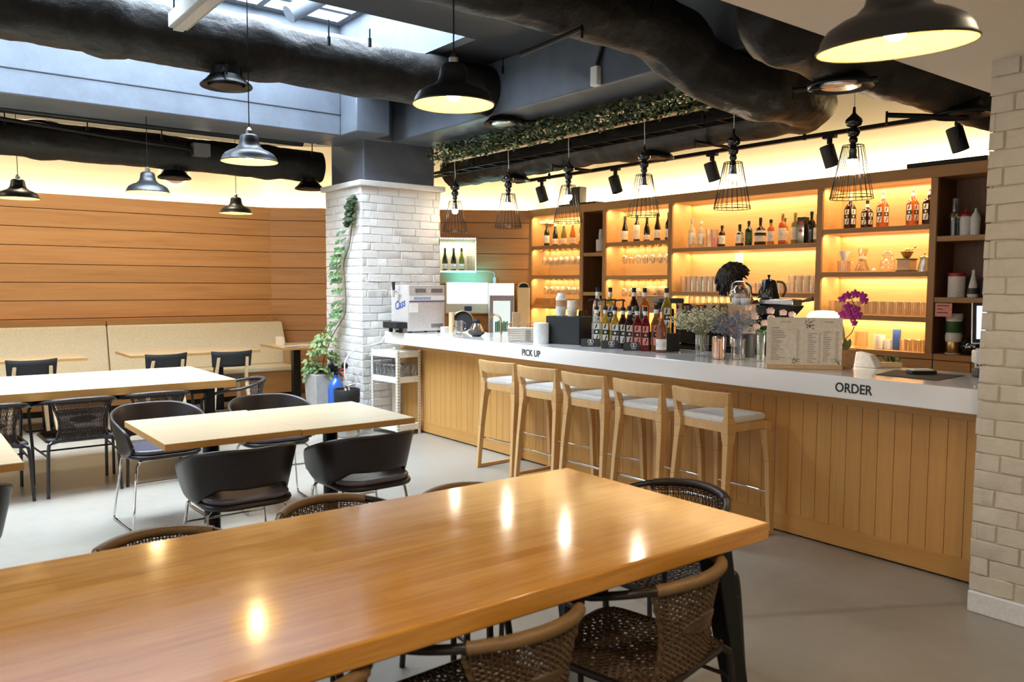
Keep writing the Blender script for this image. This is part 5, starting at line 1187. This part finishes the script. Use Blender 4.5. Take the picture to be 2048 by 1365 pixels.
# little drawers and boxes low in the left section
for k, (y0, y1) in enumerate(((8.50,8.82),(7.90,8.25))):
    o = MB().box(7.25,7.5,y0,y1,1.2206,1.32).build('wooden_crate', M['cab_wood'], bevel=.004); tag(o, ['low wooden crate on the left lit section behind the cup stacks','low wooden crate on the left lit section near the dark niche'][k], 'crate')
t = thing('small_espresso_cup', 'small dark cup on the base shelf of the left lit section', 'cup', (7.33,8.62,.9206)); MB().lathe([(0,0),(.03,0),(.045,.06),(.042,.06),(.028,.008),(0,.008)], 20).build('body', M['charcoal'], t); MB().box(-.05,.05,-.06,.06,.0,.004).build('saucer', M['white'], t)
for k in range(4): o = MB().lathe([(0,0),(.036,0),(.040,.09),(.037,.09),(.034,.008),(0,.008)], 20).build('white_mug', M['white']); o.location = (7.34,8.42-.1*k,.9206); tag(o, 'white mug in the row low in the left lit section', 'mug', 'white mugs low in the left section')
# dark niche things
t = thing('cone_top_canister', 'white canister with cone top on the upper dark niche shelf', 'canister', (7.33,7.60,SH('B',0)))
MB().lathe([(0,0),(.062,0),(.064,.006),(.064,.165),(.060,.17),(0,.17)], 28).build('body', M['paper_white'], t); MB().lathe([(.034,.17),(.026,.28),(.022,.30),(0,.30)], 20).build('cone', M['white'], t); MB().lathe([(.0645,.0),(.065,.006),(.0645,.02)], 28).build('red_band', M['red'], t)
o = MB().lathe([(0,0),(.03,0),(.032,.15),(.014,.19),(.012,.22),(0,.22)], 20).build('white_squeeze_bottle', M['white']); o.location = (7.33,7.475,SH('B',0)); tag(o, 'white bottle at the right edge of the upper dark niche', 'bottle')
o = MB().lathe([(0,0),(.035,0),(.037,.15),(.02,.20),(.012,.25),(0,.25)], 20).build('white_squeeze_bottle', M['white']); o.location = (7.30,7.485,SH('B',1)); tag(o, 'white bottle in the lower dark niche behind the syrup pumps', 'bottle')
# right dark column
z = SH('F',0)
t = thing('cocktail_shaker', 'tall clear shaker on the top shelf beside the brick pier', 'shaker', (7.30,3.225,z)); MB().lathe([(0,0),(.036,0),(.04,.16),(.05,.165),(.045,.19),(.028,.21),(.03,.32),(0,.32)], 24).build('body', M['glass'], t); MB().lathe([(0,.01),(.034,.01),(.036,.11),(0,.11)], 20).build('contents', M['charcoal'], t); MB().lathe([(.0405,.15),(.05,.165),(.044,.19)], 24).build('collar', M['steel'], t)
t = thing('squeeze_bottle', 'squeeze bottle with red nozzle cap beside the clear shaker', 'bottle', (7.32,3.145,z)); MB().lathe([(0,0),(.042,0),(.044,.15),(.04,.165),(0,.165)], 24).build('body', M['white'], t); MB().lathe([(.041,.163),(.042,.18),(.012,.20),(.004,.235),(0,.235)], 20).build('cap', M['red'], t)
t = thing('squeeze_bottle', 'plain white squeeze bottle nearest the pier on the top shelf', 'bottle', (7.31,3.06,z)); MB().lathe([(0,0),(.038,0),(.04,.15),(.02,.19),(0,.19)], 24).build('body', M['white'], t); MB().lathe([(.014,.188),(.012,.21),(.005,.23),(0,.23)], 14).build('nozzle', M['white'], t)
z = SH('F',1)
t = thing('powder_tub', 'white tub with red lid on the middle shelf beside the brick pier', 'tub', (7.32,3.195,z)); MB().lathe([(0,0),(.066,0),(.068,.006),(.068,.185),(0,.185)], 28).build('body', M['paper_white'], t); MB().lathe([(.069,.18),(.070,.205),(.066,.21),(0,.21)], 28).build('lid', M['red'], t)
t = thing('patterned_flask', 'cone-shaped patterned white bottle beside the red-lidded tub', 'bottle', (7.32,3.06,z)); MB().lathe([(0,0),(.04,0),(.046,.02),(.03,.12),(.015,.19),(.014,.235),(0,.235)], 24).build('body', M['paper_white'], t); MB().lathe([(.0465,.03),(.0385,.08)], 24).build('print_band', M['charcoal'], t)
o = MB().lathe([(0,0),(.045,0),(.045,.12),(.04,.16),(0,.16)], 20).build('black_jar', M['black_matte']); o.location = (7.33,2.96,z); tag(o, 'black jar at the edge of the brick pier on the middle shelf', 'jar')
z = .9206
for k, (lb, m_) in enumerate((('beige-labelled white tub standing under the green one', 'brass'), ('green-labelled white tub stacked on the beige one', 'green_label'))):
    t = thing('powder_tub', lb, 'tub', (7.32,3.20,z+.176*k)); MB().lathe([(0,0),(.062,0),(.064,.006),(.064,.125),(0,.125)], 28).build('body', M['paper_white'], t); MB().lathe([(.0645,.01),(.0655,.012),(.0655,.105),(.0645,.107)], 28).build('tub_label', M[m_], t); MB().lathe([(.067,.12),(.068,.165),(.062,.175),(0,.1755)], 28).build('lid', M['white'], t)
def bag(u, v): a = 2*PI*u; r_ = .09*(1+.2*noise.noise((math.cos(a)*2, math.sin(a)*2, v*3)))*math.sin(PI*(.15+.8*v))**.5; return (7.33+r_*math.cos(a)*.8, 3.05+r_*math.sin(a), z+.15*v)
o = MB().grid(bag, 24, 10, wrap=True).build('dark_foil_bag', M['black_gloss']); tag(o, 'crumpled dark foil bag beside the stacked tubs', 'bag')
t = thing('pink_note', 'pink paper note stuck under a shelf edge near the pier', 'note', (7.198,3.24,1.30), 0); MB().box(-.002,0,-.07,.07,-.055,.06).build('sheet', M['pink'], t)
b = MB()
for k, w in enumerate((.10,.05,.09)): b.box(-.003,-.002,.055-w,.055,.035-.03*k,.042-.03*k)
b.build('handwriting', M['ink'], t, smooth=False)
# lowest right lit shelf
z = .9206
for k, (y, r_, h, nm, la, mt) in enumerate(((4.04,.062,.15,'glass_pitcher','round clear pitcher on the base shelf behind the orchid','glass_warm'),(3.86,.05,.13,'milk_jug','white jug on the base shelf of the right lit section','white'),(3.78,.035,.09,'white_mug','small white mug beside the white jug','white'))):
    o = MB().lathe([(0,.004),(r_*.9,0),(r_,.02),(r_*.95,h*.8),(r_,h),(r_*.93,h),(r_*.9,h*.8),(r_*.9,.02),(0,.01)], 24).build(nm, M[mt]); o.location = (7.32,y,z); tag(o, la, 'jug' if k < 2 else 'mug')
o = MB().box(7.30,7.34,3.67,3.73,z,z+.19).build('blue_white_carton', M['blue_ink'], bevel=.003); tag(o, 'small blue carton standing among the base shelf glasses', 'carton')
g0 = None
for k in range(6): q = tumbler('low_tumbler', 'low clear tumbler among the glasses at the right end of the base shelf', (7.29+.09*(k % 2), 3.62-.085*(k//2), z), 'low tumblers on the right base shelf', .038, .10, dupof=g0); g0 = g0 or q
g0 = None; zz = .9206
for k in range(12): q = tumbler('base_glass', 'clear glass in the row on the base shelf behind the espresso machine', (7.32, 6.2-.09*k, zz), 'glasses on the base shelf behind the espresso machine', .036, .13, dupof=g0); g0 = g0 or q
o = MB().box(7.30,7.42,5.555,5.585,1.62,1.86).build('wall_outlet_strip', M['white'], bevel=.004); o.location.x = .12; tag(o, 'white vertical socket strip on the lining above the barista', 'socket strip')
for k, y in enumerate((6.72,6.52)):
    o = MB().lathe([(0,0),(.085,0),(.095,.05),(.08,.09),(.04,.115),(0,.12)], 24).build('bread_loaf', M['kraft']); o.location = (7.33,y,1.2206+.16); tag(o, ['brown round loaf left in the wooden crate of the middle section','brown round loaf right in the wooden crate of the middle section'][k], 'bread')
o = MB().box(7.22,7.45,6.42,6.86,1.2206,1.38).build('wicker_crate', M['terracotta'], bevel=.006); tag(o, 'woven brown crate under the hanging glasses of the middle section', 'crate')
# ---------------------------------------------------------------- rear wall: lit niche, steriliser, fridge, tall bin
def onwall(d, s_): return PA + Vector((math.cos(DIA), math.sin(DIA), 0))*s_ + Vector((math.sin(DIA), -math.cos(DIA), 0))*d
t = thing('wall_display_box', 'lit cream display box with bulb border holding wine bottles by the pillar', 'display shelf', onwall(.001, 2.52), DIA)
MB().box(-.47,.30,-.006,0,1.66,2.14).build('back_panel', M['cream_lit'], t); MB().box(-.47,.30,-.16,-.006,1.665,1.69).box(-.47,.30,-.16,-.006,2.12,2.14).box(.285,.30,-.16,-.006,1.69,2.12).build('frame', M['white'], t)
b = MB()
for k in range(26): b.ball((-.46+.03*k,-.165,1.678), .007, 8, 6).ball((-.46+.03*k,-.165,2.13), .007, 8, 6)
for k in range(14): b.ball((.293,-.165,1.70+.03*k), .007, 8, 6)
b.build('bulb_border', M['bead'], t)
MB().tube(bez([(.30,-.15,1.68),(.48,-.03,1.68),(.55,-.03,1.66),(.56,-.03,1.60)],6), .004, 6).box(.54,.58,-.035,-.0,1.52,1.60).build('power_cable', M['white'], t)
gN = 'bottles in the lit display box'
for k, (s_, body, la) in enumerate(((2.39,'bottle_green','green sparkling wine bottle, left one in the lit display box'),(2.51,'bottle_black','dark champagne bottle, middle one in the lit display box'),(2.62,'olive_l','olive wine bottle, right one in the lit display box'))):
    p = onwall(.085, s_); round_bottle('wine_bottle', la, (p.x,p.y,1.6906), body, .31, .038, 'ink', 'paper_white', 'burgundy', gN, (.02,.09))
p = onwall(.085, 2.73); tumbler('tall_glass', 'tall clear glass beside the bottles in the lit display box', (p.x,p.y,1.6906), None, .035, .20)
t = thing('cup_steriliser', 'white wall cabinet with glowing bluish window below the lit display box', 'steriliser', onwall(.001, 2.80), DIA)
sb = MB().box(-.40,.20,-.22,0,1.10,1.53).build('body', M['white'], t, bevel=.012); MB().box(-.38,.18,-.226,-.219,1.235,1.52).build('window_glow', M['uvglow'], sb, bevel=.004); MB().box(-.14,-.04,-.226,-.219,1.135,1.20).build('control_panel', M['blue_ink'], sb, bevel=.003)
t = thing('glass_door_fridge', 'narrow glass-door fridge with bright header against the planked wall', 'fridge', onwall(.02, 3.16), DIA)
MB().box(-.17,.17,-.42,0,.03,1.52).build('body', M['white'], t, bevel=.008); MB().box(-.165,.165,-.428,-.419,1.36,1.515).build('lit_header', M['signglow'], t); df = MB().box(-.165,.165,-.445,-.419,.10,1.35).build('door_frame', M['violet'], t, bevel=.004)
MB().box(-.115,.115,-.450,-.444,.18,1.28).build('door_glow', M['fridgeglow'], df)
b = MB()
for k in range(16): b.cyl((-.08+.022*(k % 8),-.458,.86+.001*k),(-.08+.022*(k % 8),-.458,.98+R(0,.04)),.009,8)
b.build('bottles_inside', M['green_glow'], t)
t = thing('tall_bin', 'tall cream bin with arched dark opening beside the back bar', 'bin', tuple(onwall(.17, 3.47)), DIA)
MB().box(-.085,.085,-.12,.12,0,1.46).build('body', M['cream'], t, bevel=.008)
MB().prism([(.082*math.cos(a*PI/12), 1.46+.075*math.sin(a*PI/12)) for a in range(13)], -.12, .12, 1).build('arched_hood', M['cream'], t); MB().prism([(.066*math.cos(a*PI/12), 1.463+.055*math.sin(a*PI/12)) for a in range(13)], -.123, -.119, 1).build('dark_opening', M['black_matte'], t)
# ================================================================ BARISTA
PH = Vector((5.80,3.87,0)); Fw = Vector((-.79,.61,0)).normalized(); Sd = Vector((-Fw.y, Fw.x, 0))   # Sd: to the person's left
def W(f, s_, z): return PH + Fw*f + Sd*s_ + Vector((0,0,z))
def skin(name, nodes, edges, mat, parent=None, root=0, sub=2):
    me = bpy.data.meshes.new(name); me.from_pydata([n[0] for n in nodes], edges, []); me.materials.append(mat)
    o = bpy.data.objects.new(name, me); COL.objects.link(o)
    if parent is not None: o.parent = parent
    sk = o.modifiers.new('Skin', 'SKIN'); sk.use_smooth_shade = True
    for k, n in enumerate(nodes):
        r_ = n[1]; me.skin_vertices[0].data[k].radius = r_ if isinstance(r_, tuple) else (r_, r_); me.skin_vertices[0].data[k].use_root = (k == root)
    s2 = o.modifiers.new('Subsurf', 'SUBSURF'); s2.levels = s2.render_levels = sub
    return o
N = []; E_ = []
def nd(p, r_, par=None):
    N.append((tuple(p), r_)); k = len(N)-1
    if par is not None: E_.append((par, k))
    return k
hip = nd(W(0,0,.94), .13); wa = nd(W(.06,0,1.08), .115, hip); ch = nd(W(.18,0,1.23), .13, wa); nb = nd(W(.28,0,1.34), .075, ch); nk = nd(W(.345,0,1.42), .052, nb); hd0 = nd(W(.38,0,1.475), .062, nk)
hd1 = nd(W(.415,0,1.53), .085, hd0); hd2 = nd(W(.44,0,1.575), .080, hd1)
for sd in (-1, 1):
    sh_ = nd(W(.24,.17*sd,1.30), .055, ch); el = nd(W(.38,.24*sd,1.09), .042, sh_); wr = nd(W(.56,.13*sd,1.02), .030, el); pm = nd(W(.62,.10*sd,1.00), (.040,.022), wr)
    for q in range(4):
        f1 = nd(W(.665,.10*sd+(q-1.5)*.020,1.00), .010, pm); f2 = nd(W(.695+.006*(1.5-abs(q-1.5)),.10*sd+(q-1.5)*.021,.985), .009, f1); nd(W(.71,.10*sd+(q-1.5)*.021,.962), .008, f2)
    t1 = nd(W(.61,(.10-.045)*sd,.995), .011, pm); nd(W(.645,(.10-.06)*sd,.98), .009, t1)
    kn = nd(W(.02,.10*sd,.50), .062, nd(W(.0,.095*sd,.82), .088, hip)); an_ = nd(W(-.02,.10*sd,.09), .042, kn); nd(W(.13,.11*sd,.035), .034, an_)
bd = skin('person', N, E_, M['skin']); tag(bd, 'barista with dark tousled hair bending over the espresso machine', 'person')
# clothes
N = []; E_ = []
a0 = nd(W(0,0,.92), .145); a1 = nd(W(.05,0,1.08), .135, a0); a2 = nd(W(.165,0,1.235), .150, a1); a3 = nd(W(.255,0,1.315), .10, a2); nd(W(.29,0,1.35), .075, a3)
for sd in (-1, 1): b0 = nd(W(.235,.175*sd,1.30), .072, a2); nd(W(.32,.215*sd,1.17), .062, b0)
skin('shirt', N, E_, M['shirt'], bd)
N = []; E_ = []
a0 = nd(W(0,0,.95), .142)
for sd in (-1, 1): k1 = nd(W(0,.095*sd,.80), .10, a0); k2 = nd(W(.02,.10*sd,.50), .078, k1); nd(W(-.02,.10*sd,.10), .062, k2)
skin('trousers', N, E_, M['black_matte'], bd)
b = MB()
for sd in (-1, 1): b.ball(W(.06,.11*sd,.035), (.12,.06,.035), 14, 8)
b.build('shoes', M['black_matte'], bd)
# face details and hair: head axes (the head looks forward and down)
hc = W(.425,0,1.55); hf = (Fw*.72 + Vector((0,0,-.69))).normalized(); hu = (Fw*.69 + Vector((0,0,.72))).normalized()
def H(f, s_, u): return hc + hf*f + Sd*s_ + hu*u
MB().tube([H(.075,0,.02), H(.098,0,-.01), H(.108,0,-.03), H(.085,0,-.042)], [.010,.013,.016,.010], 8).build('nose', M['skin'], bd)
for sd in (-1, 1):
    MB().ball(H(.0,.084*sd,-.01), (.022,.014,.032), 10, 8).build('ear', M['skin'], bd)
    MB().ball(H(.078,.032*sd,.012), .010, 8, 6).build('eye', M['black_gloss'], bd)
MB().ball(H(.06,0,-.085), (.035,.035,.03), 10, 8).build('chin', M['skin'], bd)
b = MB()
def hair(u, v):
    a = 2*PI*u; th = PI*(.02+.60*v); d = Vector((math.sin(th)*math.cos(a), math.sin(th)*math.sin(a), math.cos(th))); r_ = 1+.10*noise.noise(d*3.2)+.05*noise.noise(d*8)
    if d.x < -.2: r_ *= 1+.12*max(0, -d.x)
    return tuple(H(-.005+.118*d.x*r_, .102*d.y*r_, .015+.120*d.z*r_))
b.grid(hair, 40, 18, wrap=True)
for k in range(420):
    a = R(0, 2*PI); th = PI*R(.05,.58); d = Vector((math.sin(th)*math.cos(a), math.sin(th)*math.sin(a), math.cos(th))); p = H(-.005+.114*d.x, .098*d.y, .015+.116*d.z)
    n_ = (hf*d.x+Sd*d.y+hu*d.z); fl = (n_*R(.05,.35) + hf*R(.1,.7)*(1 if d.x > 0 else -1) - hu*R(.5,1.0) + Vector((R(-.3,.3),R(-.3,.3),R(-.2,.2)))).normalized(); L = R(.035,.06)
    b.tube([p, p+fl*L*.5+n_*.004, p+fl*L-Vector((0,0,.010))], [.011,.009,.003], 5)
b.build('hair', M['hair'], bd)
# ================================================================ LIGHTS
def area(name, loc, size, energy, col, rot=(0,0,0), spread=None):
    l = bpy.data.lights.new(name, 'AREA'); l.shape = 'RECTANGLE'; l.size, l.size_y = size; l.energy = energy; l.color = col
    if spread: l.spread = spread
    o = bpy.data.objects.new(name, l); COL.objects.link(o); o.location = loc; o.rotation_euler = rot; return o
def point(name, loc, energy, col, rad=.03, parent=None):
    l = bpy.data.lights.new(name, 'POINT'); l.energy = energy; l.color = col; l.shadow_soft_size = rad
    o = bpy.data.objects.new(name, l); COL.objects.link(o); o.location = loc
    if parent is not None: o.parent = parent
    return o
WARM = (1, .70, .36); WARM2 = (1, .80, .55); DAY = (.74, .87, 1)
area('skylight_daylight', (.71, 6.35, 4.35), (6.2, 2.4), 1700, DAY)
for kind, t in LIGHTS:
    if kind == 'lamp': point('pendant_light', (0,0,.02), 5, (1,.70,.30), .04, t)
    else: point('cage_light', (0,0,.155), 3, (1,.78,.50), .025, t)
# LED strips hidden in the wall-top troughs, facing up
area('cove_strip_left', (-.8, 11.06, 2.43), (10, .05), 190, (1,.76,.42), (PI+.18,0,0))
o = area('cove_strip_diagonal', tuple(onwall(-.13, LD/2)+Vector((0,0,2.43))), (LD, .05), 72, (1,.76,.42), (PI,0,DIA))
area('cove_strip_bar', (7.55, 5.5, 2.56), (.05, 6.6), 115, (1,.76,.42), (PI,0,0))
# LED strips under the shelves of the lit sections
for k, (a, c, zs) in CELL.items():
    if k in 'BF': continue
    tops = [2.44] + [z-.045 for z in zs]
    for j, zt in enumerate(tops):
        h = zt - (zs[j] if j < len(zs) else .92)
        area('shelf_strip', (7.245, (a+c)/2, zt-.008), (.02, c-a-.04), (c-a)*3.9, (1,.73,.38), (0,-.35,0))
        area('shelf_strip_rear', (7.50, (a+c)/2, zt-.008), (.02, c-a-.04), (c-a)*2.4, (1,.73,.38), (0,.1,0))
point('table_lamp_light', (4.62,2.80,CT+.13), 3, (1,.85,.6), .04)
p = onwall(.32, 2.70); area('steriliser_light', (p.x,p.y,1.40), (.5,.25), 5, (.45,1,.85), (-PI/2,0,DIA))
p = onwall(.24, 2.72); area('steriliser_top_glow', (p.x,p.y,1.56), (.5,.06), 2.2, (.04,.62,.95), (PI-.9,0,DIA))
p = onwall(.13, 2.45); area('display_box_light', (p.x,p.y,2.10), (.6,.05), 2.0, (1,.95,.75), (0,0,DIA))
# warm fill lights, added without fixtures, over the near table and the floor by the pier
for x, y, e in ((1.0,-.2,10),(2.7,.7,6),(0.0,1.0,10)):
    area('added_fill_light', (x, y, 2.49), (.14,.14), e, (1,.80,.55))
for x, y in ((-.6,9.35),(1.2,9.35),(2.9,9.35)): area('added_fill_light', (x, y, 3.38), (.3,.3), 20, (1,.80,.55), (.25,0,0))  # added fill near the ceiling, brightens the left wall and booth
w = bpy.data.worlds.new('World'); sc.world = w; w.use_nodes = True
bg = w.node_tree.nodes['Background']; bg.inputs[0].default_value = (.95,.97,1,1); bg.inputs[1].default_value = .98
# ================================================================ CAMERA
cam = bpy.data.cameras.new('Camera'); co = bpy.data.objects.new('Camera', cam); COL.objects.link(co); sc.camera = co
fpx, pitch, roll, yaw = 1622.77, .0694272, .00524054, .911449
cp, sp_ = math.cos(pitch), math.sin(pitch); c_, s_ = math.cos(roll), math.sin(roll)
fw = Vector((0,cp,-sp_)); up = Vector((0,sp_,cp)); rt = Vector((1,0,0))
rt2 = rt*c_ + up*s_; up2 = up*c_ - rt*s_
ex = Vector((math.sin(yaw), math.cos(yaw), 0)); ey = Vector((-math.cos(yaw), math.sin(yaw), 0)); ez = Vector((0,0,1))
tw = lambda v: Vector((ex.dot(v), ey.dot(v), ez.dot(v)))
r_, u_, f_ = tw(rt2), tw(up2), tw(fw)
Mc = Matrix(((r_.x,u_.x,-f_.x,0),(r_.y,u_.y,-f_.y,0),(r_.z,u_.z,-f_.z,1.5),(0,0,0,1))); co.matrix_world = Mc
cam.sensor_fit = 'HORIZONTAL'; cam.sensor_width = 36; cam.lens = 36*fpx/2048; cam.clip_start = .05; cam.clip_end = 100
cam.dof.use_dof = True; cam.dof.focus_distance = 6.5; cam.dof.aperture_fstop = 4.5
# ================================================================ COLOUR AND SAMPLING
vs = sc.view_settings; vs.view_transform = 'Standard'; vs.look = 'None'; vs.gamma = 1; vs.use_curve_mapping = False; vs.exposure = .42
cy = sc.cycles; cy.max_bounces = 7; cy.diffuse_bounces = 4; cy.glossy_bounces = 3; cy.transmission_bounces = 5; cy.transparent_max_bounces = 16; cy.caustics_reflective = False; cy.caustics_refractive = False
cy.sample_clamp_indirect = 6; cy.use_denoising = True
